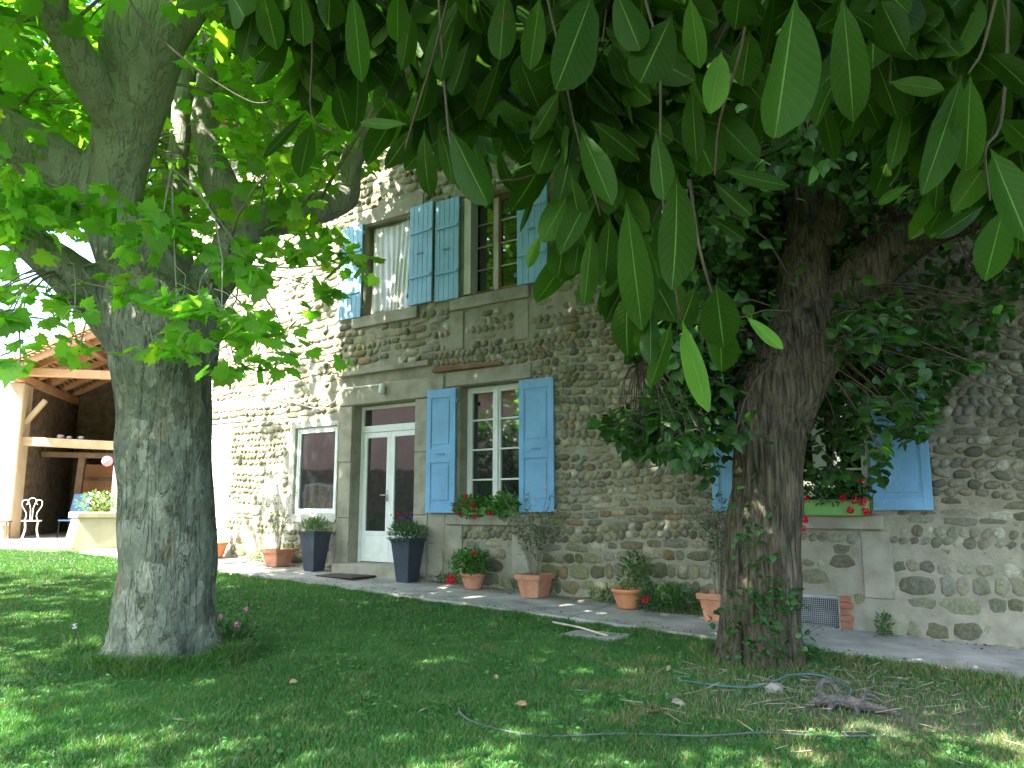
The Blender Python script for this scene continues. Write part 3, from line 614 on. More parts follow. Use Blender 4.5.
# shutters (all folded back on the wall)
def shutter(u0, u1, z0, z1, style, hinge, y0=-.075, mat='shutter', dy=0.0):
    """style 'boards' (ledged) or 'panel'; y0 outer plane; dy: outward swing at the free edge"""
    m = MB(); th = .035
    yb = y0 + th
    def yy(u): return dy * (abs(u - (u0 if hinge == 'l' else u1)) / (u1 - u0))
    def bx(a, b, ya, ybb, c, d):
        m.hexa([(a, ya - yy(a), c), (b, ya - yy(b), c), (b, ybb - yy(b), c), (a, ybb - yy(a), c), (a, ya - yy(a), d), (b, ya - yy(b), d), (b, ybb - yy(b), d), (a, ybb - yy(a), d)])
    if style == 'boards':
        n = 5; w = (u1 - u0) / n
        for i in range(n): bx(u0 + i * w + .003, u0 + (i + 1) * w - .003, y0, yb, z0 + .004 * math.sin(i * 3), z1)
        bx(u0 + .006, u1 - .006, y0 + .006, yb - .004, z0 + .01, z1 - .01)
        for f in (.27, .72):
            zz = z0 + (z1 - z0) * f; bx(u0 + .02, u1 - .02, y0 - .022, y0 - .001, zz - .02, zz + .02)
    else:
        st = .085; H_ = z1 - z0
        bx(u0 + .02, u1 - .02, y0 + .013, yb - .005, z0 + .02, z1 - .02)
        bx(u0, u0 + st, y0, yb, z0, z1); bx(u1 - st, u1, y0, yb, z0, z1)
        for q0, q1 in ((0, .07), (.40, .52), (.93, 1)): bx(u0 + st, u1 - st, y0, yb, z0 + q0 * H_, z0 + q1 * H_)
        for q0, q1 in ((.10, .375), (.55, .90)): bx(u0 + st + .035, u1 - st - .035, y0 + .004, y0 + .012, z0 + q0 * H_, z0 + q1 * H_)
    o = m.build('shutter', M[mat], house, bevel=.004)
    uh = u0 if hinge == 'l' else u1; sg = -1 if hinge == 'l' else 1
    for f in (.10, .90):
        hm = MB(); zz = z0 + (z1 - z0) * f; hm.box(min(uh, uh + sg * .05), max(uh, uh + sg * .05), y0 + .005, y0 + .02, zz - .022, zz + .022); hm.tube([(uh + sg * .02, y0 + .0, zz - .035), (uh + sg * .02, y0 + .0, zz + .035)], .011, 8); hm.build('hinge', M['blueiron'], o)
    lm = MB(); um = (u0 + u1) / 2; zm = z0 + (z1 - z0) * (.47 if style == 'panel' else .50)
    yl = y0 - yy(um) - .012
    lm.box(um - .07, um + .07, yl - .006, yl + .006, zm - .010, zm + .010); lm.tube([(um - .05, yl, zm), (um - .05, y0 - yy(um), zm)], .008, 6); lm.tube([(um + .05, yl, zm), (um + .05, y0 - yy(um), zm)], .008, 6)
    lm.build('latch', M['blueiron'], o)
    return o
shutter(-4.03, -3.51, 4.76, 6.38, 'boards', 'r', mat='shutter2')
shutter(-2.44, -1.93, 4.78, 6.41, 'boards', 'l', mat='shutter2', dy=.03)
shutter(-1.90, -1.42, 4.76, 6.38, 'boards', 'r', mat='shutter2', dy=.0)
shutter(-0.34, 0.18, 4.77, 6.37, 'boards', 'l', mat='shutter2')
shutter(-1.99, -1.45, 1.54, 3.38, 'panel', 'r', dy=.02)
shutter(-0.31, 0.26, 1.55, 3.38, 'panel', 'l')
shutter(2.46, 3.04, 1.56, 3.38, 'panel', 'r')
shutter(4.22, 4.79, 1.57, 3.38, 'panel', 'l', dy=.05)
# closed white shutter at the far left
m = MB(); m.box(-7.74, -7.325, .02, .06, .96, 3.21); m.box(-7.315, -6.89, .02, .06, .96, 3.21)
for zz in (1.1, 2.0, 2.95): m.box(-7.72, -7.34, .0, .019, zz, zz + .09); m.box(-7.30, -6.91, .0, .019, zz, zz + .09)
m.build('closed_shutter', M['white'], house, bevel=.004)
# cellar grille with its brick edge
m = MB(); m.box(3.19, 3.79, .10, .12, .27, .65); o = m.build('cellar_opening', M['glass'], house)
m = MB()
for k in range(29): m.tube([(3.20 + k * .0205, .06, .27), (3.20 + k * .0205, .06, .65)], .0026, 5)
for k in range(18): m.tube([(3.19, .055, .28 + k * .0212), (3.79, .055, .28 + k * .0212)], .0026, 5)
for q in ((3.185, 3.205, .27, .65), (3.775, 3.795, .27, .65)): m.box(q[0], q[1], .04, .075, q[2], q[3])
m.box(3.205, 3.775, .04, .075, .265, .29); m.box(3.205, 3.775, .04, .075, .63, .655)
m.build('cellar_grille', simple('zinc', (0.35, 0.37, 0.38), (0.48, 0.50, 0.50), 9, 0.5, metal=0.3), house)
m = MB()
for k in range(7): m.box(3.81, 3.92 + (.02 if k % 2 else 0), -.03, .05, .20 + k * .068, .26 + k * .068)
m.build('brick_pier', M['brick'], house, bevel=.005)
# wall lamp and its cable above the door
m = MB(); m.lathe([(.001, 0), (.045, .0), (.05, .03), (.042, .13), (.02, .16), (.001, .16)], (-2.95, -.09, 3.42), 14); m.box(-2.98, -2.92, -.05, -.03, 3.46, 3.56)
lamp = m.build('wall_lamp', M['white'], house, True)
pts = [(-5.6, -.05, 3.55), (-5.0, -.05, 3.42), (-4.5, -.05, 3.30), (-4.1, -.05, 3.38), (-3.9, -.06, 3.56), (-3.4, -.06, 3.575), (-2.98, -.06, 3.57)]
m = MB(); m.tube(spline(pts, 5), .007, 6); m.build('cable', M['white'], lamp)

# doormat
x, y_ = WP(-3.15, .55)
m = MB(); m.box(-.40, .40, -.24, .24, 0.0, .022)
o = m.build('doormat', M['mat'], bevel=.006, loc=(x, y_, path_z(-3.15, .55) + .004)); o.rotation_euler = (0, 0, -R(35)); setp(o, 'dark brown coir mat lying on the path before the white door', 'doormat')

# ------------------------------------------------------------------ barn
BX, BY = -12.22, 20.0; BA = R(12); gz = H(BX, BY)
barn = empty('open_barn', (BX, BY, 0), BA, 'open-fronted stone barn with ochre pillars and a timber beam, seen left of the plane trunk', 'barn')
m = MB(); m.box(-.52, 0, -.3, .35, gz - .2, 4.75); m.build('pillar', M['ochre'], barn, bevel=.04)
m = MB(); m.box(2.18, 2.46, -.25, .25, gz - .2, 6.0); m.build('post', simple('white_post', (0.55, 0.53, 0.48), (0.66, 0.64, 0.58), 5, .8), barn, bevel=.03)
m = MB(); m.box(-7, -.52, -.1, .3, gz - .3, 3.5); m.build('side_wall', M['ochre'], barn)
m = MB(); m.box(-.5, 8, 4.4, 4.8, gz - .3, 6.3); m.box(-.5, -.15, .36, 4.4, gz - .3, 5.0); m.box(.0, 3.4, 4.0, 4.39, 3.2, 6.4); m.box(7.6, 8, 0, 4.4, gz - .3, 5.2); m.box(2.3, 8, 0, .3, gz - .3, 5.2); m.build('wall', M['darkstone'], barn)
m = MB(); m.beam((-.05, -.05, 3.30), (2.2, -.05, 3.22), .20, .22); m.build('tie_beam', M['timber'], barn, bevel=.02)
m = MB(); m.beam((-.05, 1.5, 3.08), (4.05, 1.5, 3.02), .18, .14); m.beam((.85, 1.5, gz - .1), (.95, 1.5, 3.0), .17, .17); m.beam((3.2, 1.5, gz - .1), (3.2, 1.5, 3.0), .17, .17); m.build('inner_frame', M['darktimber'], barn, bevel=.015)
m = MB(); m.beam((.0, -.02, 3.75), (.42, -.02, 4.35), .12, .12); m.build('brace', M['timber'], barn, bevel=.015)
m = MB()
m.box(.0, 7.4, 2.0, 4.35, 3.12, 3.18)
m.build('loft_floor', M['darktimber'], barn)
# roof: gable rising to the right
m = MB(); RZ = 7.1; 
for a0, z0, a1, z1 in ((-.50, 4.93, 3.6, RZ), (3.6, RZ, 8.6, 4.1)):
    m.hexa([(a0, -1.0, z0), (a1, -1.0, z1), (a1, 5.2, z1), (a0, 5.2, z0), (a0, -1.0, z0 + .12), (a1, -1.0, z1 + .12), (a1, 5.2, z1 + .12), (a0, 5.2, z0 + .12)])
m.build('roof', M['rooftile'], barn)
m = MB()
for yb in (-.85, -.2, .8, 1.8, 2.8, 3.8):
    m.beam((-.45, yb, 4.86), (3.6, yb, RZ - .12), .14, .18); m.beam((3.6, yb, RZ - .12), (8.5, yb, 4.05), .14, .18)
m.beam((-.1, -.95, 4.86), (-.1, 4.6, 4.86), .16, .2); m.beam((-.2, -.4, 5.0), (2.2, -.4, 4.98), .2, .2); m.beam((1.4, -.95, 5.72), (1.4, 4.6, 5.72), .16, .2)
m.beam((2.8, -.95, 6.58), (2.8, 4.6, 6.58), .16, .2)
m.build('rafters', simple('orange_rafter', (0.50, 0.28, 0.14), (0.62, 0.38, 0.21), 4, .8), barn, bevel=.01)
m = MB()
for i in range(37):
    x = -.48 + i * .11; z = 4.93 + (x + .50) * (RZ - 4.93) / 4.1; m.box(x, x + .10, -.99, 5.15, z - .03 + .0, z - .005)
m.build('roof_boards', simple('board_soffit', (0.42, 0.25, 0.13), (0.54, 0.34, 0.19), 4, .8), barn)

def bw(a, b):   # barn local to world
    return (BX + a * math.cos(BA) - b * math.sin(BA), BY + a * math.sin(BA) + b * math.cos(BA))
x, y_ = bw(1.62, 2.3); z0 = H(x, y_)
o = empty('storage_board', (x, y_, z0), BA + .05, 'orange-brown wooden board standing upright inside the barn', 'board')
m = MB(); m.box(-1.0, .75, -.03, .03, .0, 1.95); m.build('board', M['orangewood'], o, bevel=.01)
m = MB(); m.box(-1.0, .75, -.06, -.031, .2, .3); m.build('batten', M['darktimber'], o); m = MB(); m.box(-1.0, .75, -.06, -.031, 1.5, 1.6); m.build('batten', M['darktimber'], o)
x, y_ = bw(1.15, .75); z0 = H(x, y_)
o = empty('blue_chair', (x, y_, z0), BA - .25, 'blue folding garden chair with a tall rounded back in the barn opening', 'chair')
m = MB()
prof = []
m.hexa([(-.26, .02, .48), (.26, .02, .48), (.26, .05, .48), (-.26, .05, .48), (-.22, .16, 1.12), (.22, .16, 1.12), (.22, .19, 1.12), (-.22, .19, 1.12)]); m.build('backrest', M['bluepaint'], o, bevel=.012, seg=4)
m = MB(); m.box(-.25, .25, -.42, .02, .42, .46); m.build('seat', M['bluepaint'], o, bevel=.015)
for sx in (-.22, .22):
    for ya, yb in ((-.38, -.42), (-.02, .10)):
        m = MB(); m.tube([(sx, ya, .42), (sx, yb, 0)], .014, 8); m.build('leg', M['iron'], o, True)
# curly white iron chair
x, y_ = bw(.60, -.75); z0 = H(x, y_)
o = empty('iron_garden_chair', (x, y_, z0), BA + .4, 'white wrought-iron garden chair with scrolled back beside the barn pillar', 'chair')
wm = M['white']
m = MB(); m.lathe([(.01, .44), (.21, .44), (.22, .452), (.21, .465), (.01, .465)], (0, 0, 0), 24); m.build('seat', wm, o, True)
for k in range(4):
    t = math.pi / 4 + k * math.pi / 2; c_, s_ = math.cos(t), math.sin(t)
    m = MB(); m.tube(spline([(c_ * .19, s_ * .19, .44), (c_ * .17, s_ * .17, .25), (c_ * .25, s_ * .25, 0)], 5), .012, 8); m.build('leg', wm, o, True)
m = MB()
for sx in (-1, 1):
    pts = [(sx * .13, .17, .45), (sx * .11, .20, .62), (sx * .20, .24, .80), (sx * .20, .26, .92), (sx * .12, .27, .95), (sx * .08, .27, .88), (sx * .12, .26, .84)]
    m.tube(spline(pts, 6), .011, 6)
    m.tube(spline([(sx * .02, .19, .45), (sx * .03, .23, .75), (sx * .08, .26, .92), (sx * .05, .27, .98), (0, .27, 1.0)], 6), .010, 6)
m.build('backrest', wm, o, True)
x, y_ = bw(-.25 + .1, -.2)
o = empty('wooden_stool', (*bw(-.12, -.48), H(*bw(-.12, -.48))), BA, 'small brown wooden stool against the foot of the barn pillar', 'stool')
m = MB(); m.box(-.16, .16, -.14, .14, .40, .44); m.build('seat', M['darktimber'], o, bevel=.008)
for sx in (-.12, .12):
    for sy in (-.1, .1): m = MB(); m.beam((sx, sy, .40), (sx * 1.15, sy * 1.15, 0), .03, .03); m.build('leg', M['darktimber'], o)
# pink paper lantern
x, y_ = bw(1.98, -.05)
o = empty('paper_lantern', (x, y_, 2.95), 0, 'round pink paper lantern hanging from the barn beam', 'lantern')
m = MB(); m.ball((0, 0, -.12), .135, 12); m.build('shade', M['pink'], o, True)
m = MB(); m.tube([(0, 0, .0), (0, 0, .16)], .004, 6); m.build('cord', M['iron'], o)
# loft clutter: stones on the beam
for k, (aa, ss) in enumerate(((.85, .09), (1.05, .07), (1.32, .08))):
    pz = 3.30 - aa * .038 + .115 + ss * .5
    x, y_ = bw(aa, -.05); m = MB(); m.lathe([(.001, -ss * .62), (ss * .7, -ss * .45), (ss, 0), (ss * .75, ss * .5), (.001, ss * .6)], (0, 0, 0), 9)
    o = m.build('beam_stone', M['rock'], loc=(x, y_, pz), smooth=True); setp(o, ['rounded pale stone lying on the barn beam, nearest the pillar and largest', 'smallest rounded pale stone on the barn beam, between two others', 'rounded pale stone lying on the barn beam, nearest the pink lantern'][k], 'stone', 'stones lying on the barn tie beam')

# ------------------------------------------------------------------ the pink neighbour house (left of the frame; seen in the panes)
nb = empty('pink_house', (-20, 9.5, 0), R(102), 'pink rendered house across the court, outside the left of the view', 'house')
m = MB(); m.box(-9, 9, 0, 7, -.5, 6.4); m.build('wall', M['pinkwall'], nb)
m = MB(); m.hexa([(-9.4, -.6, 6.35), (9.4, -.6, 6.35), (9.4, 3.5, 8.0), (-9.4, 3.5, 8.0), (-9.4, -.6, 6.5), (9.4, -.6, 6.5), (9.4, 3.5, 8.15), (-9.4, 3.5, 8.15)])
m.hexa([(-9.4, 3.5, 8.0), (9.4, 3.5, 8.0), (9.4, 7.6, 6.35), (-9.4, 7.6, 6.35), (-9.4, 3.5, 8.15), (9.4, 3.5, 8.15), (9.4, 7.6, 6.5), (-9.4, 7.6, 6.5)]); m.build('roof', M['rooftile'], nb)
m = MB(); m.box(-5.4, 5.6, -.03, .01, .2, 3.15); m.build('dark_porch_panel', M['darkstone'], nb)  # flat dark panel stands in for porch shade mirrored in the door panes
for xx in (-6.5, -2.2, 2.2, 6.5):
    for z0_, z1_ in ((1.0, 2.6), (4.6, 5.7)):
        m = MB(); m.box(xx - .55, xx + .55, -.04, .02, z0_, z1_); w = m.build('window', M['white'], nb)
        m = MB(); m.box(xx - .45, xx - .03, -.05, -.041, z0_ + .08, z1_ - .08); m.box(xx + .03, xx + .45, -.05, -.041, z0_ + .08, z1_ - .08); m.build('pane', M['glass'], w)

# ------------------------------------------------------------------ vegetation helpers
def rand_frames(n, dirs, droop=0.3, spread=0.6, rng=rng):
    """headings near dirs with droop; normals up-ish. returns y axis (heading), z axis(normal), x axis"""
    h = dirs + rng.normal(0, spread, (n, 3)); h[:, 2] -= droop
    h /= np.linalg.norm(h, axis=1, keepdims=True) + 1e-9
    up = np.tile(np.array([0, 0, 1.0]), (n, 1)) + rng.normal(0, 0.45, (n, 3))
    x = np.cross(h, up); x /= np.linalg.norm(x, axis=1, keepdims=True) + 1e-9
    z = np.cross(x, h); return x, h, z
def scatter(TV, TT, pos, X, Yv, Z, size, col, cvar=None):
    n = len(pos); k = len(TV)
    V = pos[:, None, :] + size[:, None, None] * (TV[None, :, 0:1] * X[:, None, :] + TV[None, :, 1:2] * Yv[:, None, :] + TV[None, :, 2:3] * Z[:, None, :])
    T = TT[None] + (np.arange(n) * k)[:, None, None]
    C = np.repeat(col, k, axis=0)
    return V.reshape(-1, 3), T.reshape(-1, 3), C
def fan(outline, centre):
    P = np.array(outline + [centre]); n = len(outline)
    return P, np.array([(i, (i + 1) % n, n) for i in range(n)])
# plane leaf: five pointed lobes, slightly cupped
pl = []
for i, (a, r) in enumerate([(-90, .10), (-150, .40), (-165, .36), (-182, .52), (-200, .47), (-212, .64), (-228, .46), (-240, .60), (-270 + 14, .58), (-270, .84)]):
    pl.append((r * math.cos(R(a)), r * math.sin(R(a)) + .18, -.14 * r))
mirror = [(-p[0], p[1], p[2]) for p in pl[1:-1]][::-1]
outl = [(p[0], p[1], p[2]) for p in pl] + mirror
PLANE = fan(outl, (0, .2, .04))
heart = [(0, 0, 0), (.22, -.06, -.03), (.42, .10, -.08), (.46, .34, -.10), (.32, .64, -.08), (.12, .86, -.08), (0, 1.02, -.14)]
heart += [(-p[0], p[1], p[2]) for p in heart[1:-1]][::-1]
HEART = fan(heart, (0, .4, .05))
oval = [(0, 0, 0), (.16, .2, .03), (.2, .5, .0), (.12, .8, -.06), (0, 1, -.12), (-.12, .8, -.06), (-.2, .5, .0), (-.16, .2, .03)]
OVAL = fan(oval, (0, .45, -.03))
narrow = [(0, 0, 0), (.07, .3, .01), (.07, .65, -.02), (0, 1, -.08), (-.07, .65, -.02), (-.07, .3, .01)]
NARROW = fan(narrow, (0, .5, -.02))
petal = [(math.cos(t) * .5, math.sin(t) * .5, .12) for t in np.linspace(0, 2 * math.pi, 7)[:-1]]
PETAL = fan(petal, (0, 0, -.05))

def proj(P):
    """pixel-free test: azimuth / elevation tangents as seen from the terrace seat in the garden"""
    c, s = math.cos(PITCH), math.sin(PITCH); d = P[:, 1] * c + (P[:, 2] - CAM_Z) * s
    u = -P[:, 1] * s + (P[:, 2] - CAM_Z) * c; d = np.where(d < .05, .05, d)
    return 512 + FPX * P[:, 0] / d, 384 - FPX * u / d, P[:, 1]

def remesh_tree(name, segs, mat, parent, voxel=.035, disp=None, smooth_it=2):
    """trunk and limbs joined into one continuous surface"""
    m = MB()
    for pts in segs:
        sp = spline(pts, 6); m.tube([tuple(p[:3]) for p in sp], [max(.01, p[3]) for p in sp], 20)
    o = m.build(name, mat, None, True)
    r = o.modifiers.new('r', 'REMESH'); r.mode = 'VOXEL'; r.voxel_size = voxel; r.use_smooth_shade = True
    s = o.modifiers.new('s', 'SMOOTH'); s.iterations = smooth_it; s.factor = .5
    dg = bpy.context.evaluated_depsgraph_get(); me = bpy.data.meshes.new_from_object(o.evaluated_get(dg))
    bpy.data.objects.remove(o)
    n = len(me.vertices); co = np.zeros(n * 3, np.float32); me.vertices.foreach_get('co', co); co = co.reshape(-1, 3)
    no = np.zeros(n * 3, np.float32); me.vertices.foreach_get('normal', no); no = no.reshape(-1, 3)
    if disp is not None:
        d = np.array([disp(Vector(p)) for p in co.tolist()]); co = co + no * d[:, None]
        me.vertices.foreach_set('co', co.ravel().astype(np.float32)); me.update()
    me.materials.clear(); me.materials.append(mat)
    me.polygons.foreach_set('use_smooth', [True] * len(me.polygons))
    o = bpy.data.objects.new(name, me); COL.objects.link(o); o.parent = parent; return o

def twig_tubes(m, a, b, r0, r1, sag=.1, n=5, sides=5):
    a = np.array(a); b = np.array(b); pts = []
    L = np.linalg.norm(b - a); j = rng.normal(0, .06 * L, 3)
    for t in np.linspace(0, 1, n):
        p = a + (b - a) * t + j * math.sin(math.pi * t) + np.array([0, 0, sag * L * math.sin(math.pi * t)])
        pts.append(tuple(p))
    m.tube(pts, [r0 + (r1 - r0) * t for t in np.linspace(0, 1, n)], sides, cap=False)
    return pts

def clump_leaves(m, clumps, anchors, per, keep=None, twig_r=.02, flat=.55):
    """clumps: (x,y,z,r,density); every clump hangs on a twig from the nearest limb point"""
    A = np.array(anchors); P = []; D = []
    for (x, y, z, r, dn) in clumps:
        c = np.array([x, y, z]); dist = np.linalg.norm(A - c, axis=1) + np.maximum(0, A[:, 2] - z) * .3; a = A[np.argmin(dist)]
        n = max(4, int(per * dn * (r / .6) ** 2.2))
        if keep is not None and not keep(c[None])[0]: continue
        twig_tubes(m, a, c, twig_r * (0.4 + r), twig_r * .3)
        k = 5; tips = c + rng.normal(0, 1, (k, 3)) * np.array([r * .7, r * .7, r * .35]); tips[:, 2] -= .1 * r
        for q in tips:
            if keep is None or keep(q[None])[0]: twig_tubes(m, c + (a - c) * rng.uniform(0, .3), q, twig_r * .3, twig_r * .12, n=4, sides=4)
        ti = rng.integers(0, k, n); sq = rng.random(n) ** .6
        pp = c + (tips[ti] - c) * sq[:, None] * 1.15 + rng.normal(0, 1, (n, 3)) * np.array([r * .30, r * .30, r * .30 * flat])
        P.append(pp); D.append((pp - c) / (r + 1e-6))
    P = np.vstack(P); D = np.vstack(D)
    if keep is not None: k = keep(P); P = P[k]; D = D[k]
    return P, D
def build_crown(parent, sets, leaf, leafmat, m, twigmat, name='crown'):
    """sets: (P, D, (size lo, hi), colours, droop, spread)"""
    Vs = []; Ts = []; Cs = []; k = 0
    for P, D, size, colr, droop, spread in sets:
        n = len(P); X, Yv, Z = rand_frames(n, D, droop, spread); V, T, C = scatter(leaf[0], leaf[1], P, X, Yv, Z, rng.uniform(size[0], size[1], n), colr)
        Vs.append(V); Ts.append(T + k); Cs.append(C); k += len(V)
    print('leaves', name, sum(len(q[0]) for q in sets))
    m.build('twigs', twigmat, parent, True)
    return fast_mesh(name, np.vstack(Vs), tris=np.vstack(Ts), mats=[leafmat], col=np.vstack(Cs), parent=parent)

# ------------------------------------------------------------------ hedge across the court (unseen, added to mirror dark in the lower window)
hg = empty('tall_hedge', (-16.2, 1.8, H(-16.2, 1.8)), 0, 'tall dark hedge added unseen before the pink house to darken the pane reflections', 'hedge')
n = 9000; P = np.stack([rng.uniform(-1.0, 1.0, n), rng.uniform(-6, 5.8, n), rng.uniform(0, 1, n) ** .8 * 4.4], 1); P[:, 0] *= (1 - .35 * P[:, 2] / 4.4)
D = rng.normal(0, 1, (n, 3)); X, Yv, Z = rand_frames(n, D, 0, .3); V, T, C = scatter(OVAL[0] * np.array([1.5, 1, 1]), OVAL[1], P, X, Yv, Z, rng.uniform(.14, .26, n), np.array([(.03, .08, .018)]) * rng.uniform(.5, 1.6, (n, 1)))
fast_mesh('foliage', V, tris=T, mats=[M['lime_leaf']], col=C, parent=hg)
m = MB()
for k in range(9): m.tube([(0, -5.2 + k * 1.3, -.05), (.05, -5.2 + k * 1.3, 3.4)], .05, 6)
m.build('stems', M['twig'], hg)
# ------------------------------------------------------------------ plane tree
pt = empty('plane_tree', (-2.99, 7.1, H(-2.99, 7.1)), 0, 'big plane tree with pale flaky bark and wide forking limbs, left of the door', 'tree')
off = Vector(pt.location)
S = {}
S['B'] = [(-2.98, 7.1, 0.06, 0.57), (-2.99, 7.1, 0.34, 0.475), (-2.98, 7.1, 0.55, 0.43), (-2.99, 7.1, 0.85, 0.398), (-2.99, 7.1, 1.14, 0.391), (-3.03, 7.1, 1.66, 0.387), (-3.11, 7.1, 2.36, 0.393), (-3.15, 7.1, 2.82, 0.424), (-3.22, 7.1, 3.22, 0.46), (-3.42, 7.1, 3.72, 0.359), (-3.66, 7.1, 4.18, 0.275), (-3.71, 7.05, 4.6, 0.27), (-3.6, 7.0, 5.07, 0.28), (-3.46, 6.9, 5.52, 0.315), (-3.38, 6.8, 5.90, 0.37), (-3.05, 6.8, 6.21, 0.214), (-2.71, 6.8, 6.78, 0.17), (-2.3, 6.9, 7.8, 0.13), (-2.0, 7, 9.2, .06)]
S['B2'] = [(-3.35, 6.9, 6.0, 0.2), (-3.45, 7.1, 6.5, 0.16), (-3.72, 7.2, 7.14, 0.13), (-4.0, 7.1, 8.4, .10), (-4.2, 7.2, 9.6, .05)]
S['A'] = [(-3.28, 7.1, 2.95, 0.30), (-3.6, 7.0, 3.36, 0.252), (-3.84, 6.8, 3.57, 0.202), (-4.1, 6.6, 3.80, 0.163), (-4.6, 6.3, 4.3, 0.132), (-5.6, 5.8, 5.2, .09), (-6.8, 5.2, 6.2, .05)]
S['C'] = [(-3.72, 7.05, 4.38, 0.259), (-4.17, 7.0, 4.68, 0.268), (-4.52, 6.9, 4.91, 0.229), (-5.23, 6.8, 5.31, 0.183), (-6.2, 6.7, 6.2, .12), (-7.2, 6.6, 7.3, .06)]
S['D'] = [(-2.98, 7.15, 2.85, 0.30), (-2.93, 7.3, 3.52, 0.235), (-2.76, 7.5, 3.95, 0.204), (-2.68, 7.7, 4.37, 0.201), (-2.26, 8.0, 4.64, 0.178), (-1.85, 8.35, 4.98, 0.15), (-1.77, 8.4, 5.48, 0.123), (-1.38, 8.3, 6.14, 0.1), (-0.81, 8.2, 6.99, 0.078), (-0.1, 8.0, 8.0, 0.05)]
S['D3'] = [(-2.69, 7.7, 4.3, 0.17), (-2.98, 7.8, 4.82, 0.17), (-3.23, 7.9, 5.53, 0.126), (-3.29, 8.0, 6.39, 0.108), (-3.28, 8.0, 7.6, 0.08), (-3.0, 8.4, 9.0, .04)]
S['E'] = [(-3.3, 7.5, 3.6, 0.22), (-3.48, 7.9, 4.4, 0.17), (-3.60, 8.1, 5.17, 0.13), (-3.62, 8.2, 5.91, 0.115), (-3.65, 8.3, 7.06, 0.09), (-3.9, 8.8, 8.6, .05)]
S['F'] = [(-2.9, 6.9, 6.5, .16), (-2.0, 6.2, 7.2, .12), (-1.0, 5.3, 8.0, .09), (.3, 4.5, 8.6, .05)]
S['G'] = [(-3.6, 6.9, 5.0, .17), (-3.9, 5.9, 5.9, .12), (-4.0, 4.7, 6.7, .09), (-4.1, 3.2, 7.3, .05)]
def rel(seg, o): return [(a - o[0], b - o[1], c - o[2], r) for a, b, c, r in seg]
def pdisp(p):
    z = p.z; ang_ = math.atan2(p.y, p.x); flare = math.exp(-max(z, 0) / .22)
    return .075 * flare * (math.sin(ang_ * 5 + 1) + .6 * math.sin(ang_ * 3) + .8 * noise.noise(p * 9)) + .030 * noise.noise(p * 2.2) + .012 * noise.noise(Vector((p.x * 6, p.y * 6, p.z * 2.5))) + .007 * abs(noise.noise(Vector((p.x * 13, p.y * 13, p.z * 5)))) + .055 * math.exp(-((p - Vector((.12, -.38, 1.25))).length / .10) ** 2) + .05 * math.exp(-((p - Vector((-.2, -.33, 2.1))).length / .09) ** 2) + .02 * max(0, noise.noise(p * 1.4 + Vector((5, 1, 2))) - .15)
remesh_tree('trunk', [rel(s, off) for s in S.values()], M['plane_bark'], pt, .022, pdisp, 4)
anch = [tuple(p[:3] - np.array(off)) for s in S.values() for p in spline(s, 3) if p[2] > 4.0 - off.z or p[3] < .2]
def plane_col(n, P):
    base = np.array([(0.150, 0.315, 0.050)]) * rng.uniform(.7, 1.3, (n, 1))
    y = rng.random(n) < .13; base[y] = np.array((0.22, 0.34, 0.04)) * rng.uniform(.8, 1.2, (y.sum(), 1))
    return base
OFF = np.array(off)
def plane_keep(P):
    W = P + OFF; px, py, Y = proj(W)
    vis = (py > -15) & (px > -10) & (px < 1040)
    lim = np.where(px < 200, 262, np.where(px < 350, 262 - (px - 200) * .35, 175 - (px - 350) * .95)) + 14 * np.sin(px * .09) + 8 * np.sin(px * .31)
    trunkzone = (px > 85) & (px < 215) & (py > 8) & (py < 200) & (W[:, 1] < 7.2) & (rng.random(len(W)) < .93)
    limbzone = (px > 205) & (px < 360) & (py > 170) & (py < 290) & (W[:, 1] < 8.1) & (rng.random(len(W)) < .4)
    limbz2 = (px > -20) & (px < 110) & (py > 95) & (py < 200) & (W[:, 1] < 7.0) & (rng.random(len(W)) < .6)
    wall_clear = ((W[:, :2] - W0) @ N_) > .35
    thin = (px < 60) & (py > 215) & (rng.random(len(W)) < .35)
    return (~vis | ((py < lim) & ~trunkzone & ~limbzone & ~limbz2 & ~thin)) & wall_clear
cl = []
for i in range(760):
    while True:
        q = rng.uniform(-1, 1, 3)
        if .25 < np.linalg.norm(q) < 1: break
    c = np.array([-3.1, 6.5, 7.7]) + q * np.array([5.8, 5.6, 3.5])
    if c[2] < 4.3 or c[1] < 1.8: continue
    if c[0] < -5 and c[1] > 10.0: continue
    cl.append((*(c - OFF), rng.uniform(.35, .75), 1))
for i in range(135):      # crown extended over the front of the house to shade the wall
    c = np.array([rng.uniform(-4.2, 1.0), rng.uniform(7.5, 11.0), rng.uniform(7.5, 10.8)])
    if ((c[:2] - W0) @ N_) < .9: continue
    cl.append((*(c - OFF), rng.uniform(.4, .75), 1))
for i in range(36):      # near side of the crown, added high up to shade the front lawn
    c = np.array([rng.uniform(-6.5, .6), rng.uniform(-.8, 3.2), rng.uniform(4.9, 7.4)])
    cl.append((*(c - OFF), rng.uniform(.35, .7), 1))
for i in range(26):       # dapples the left end of the front
    cl.append((*(np.array([rng.uniform(-8.6, -5.4), rng.uniform(9.2, 11.6), rng.uniform(6.4, 8.6)]) - OFF), rng.uniform(.35, .6), 1))
for i in range(34):       # leaf clumps added to keep the door bay in shade
    cl.append((*(np.array([rng.uniform(-6.2, -3.4), rng.uniform(8.6, 10.6), rng.uniform(6.4, 8.6)]) - OFF), rng.uniform(.4, .7), 1))
tm = MB()
P1, D1 = clump_leaves(tm, cl, anch, 44, plane_keep, .022)
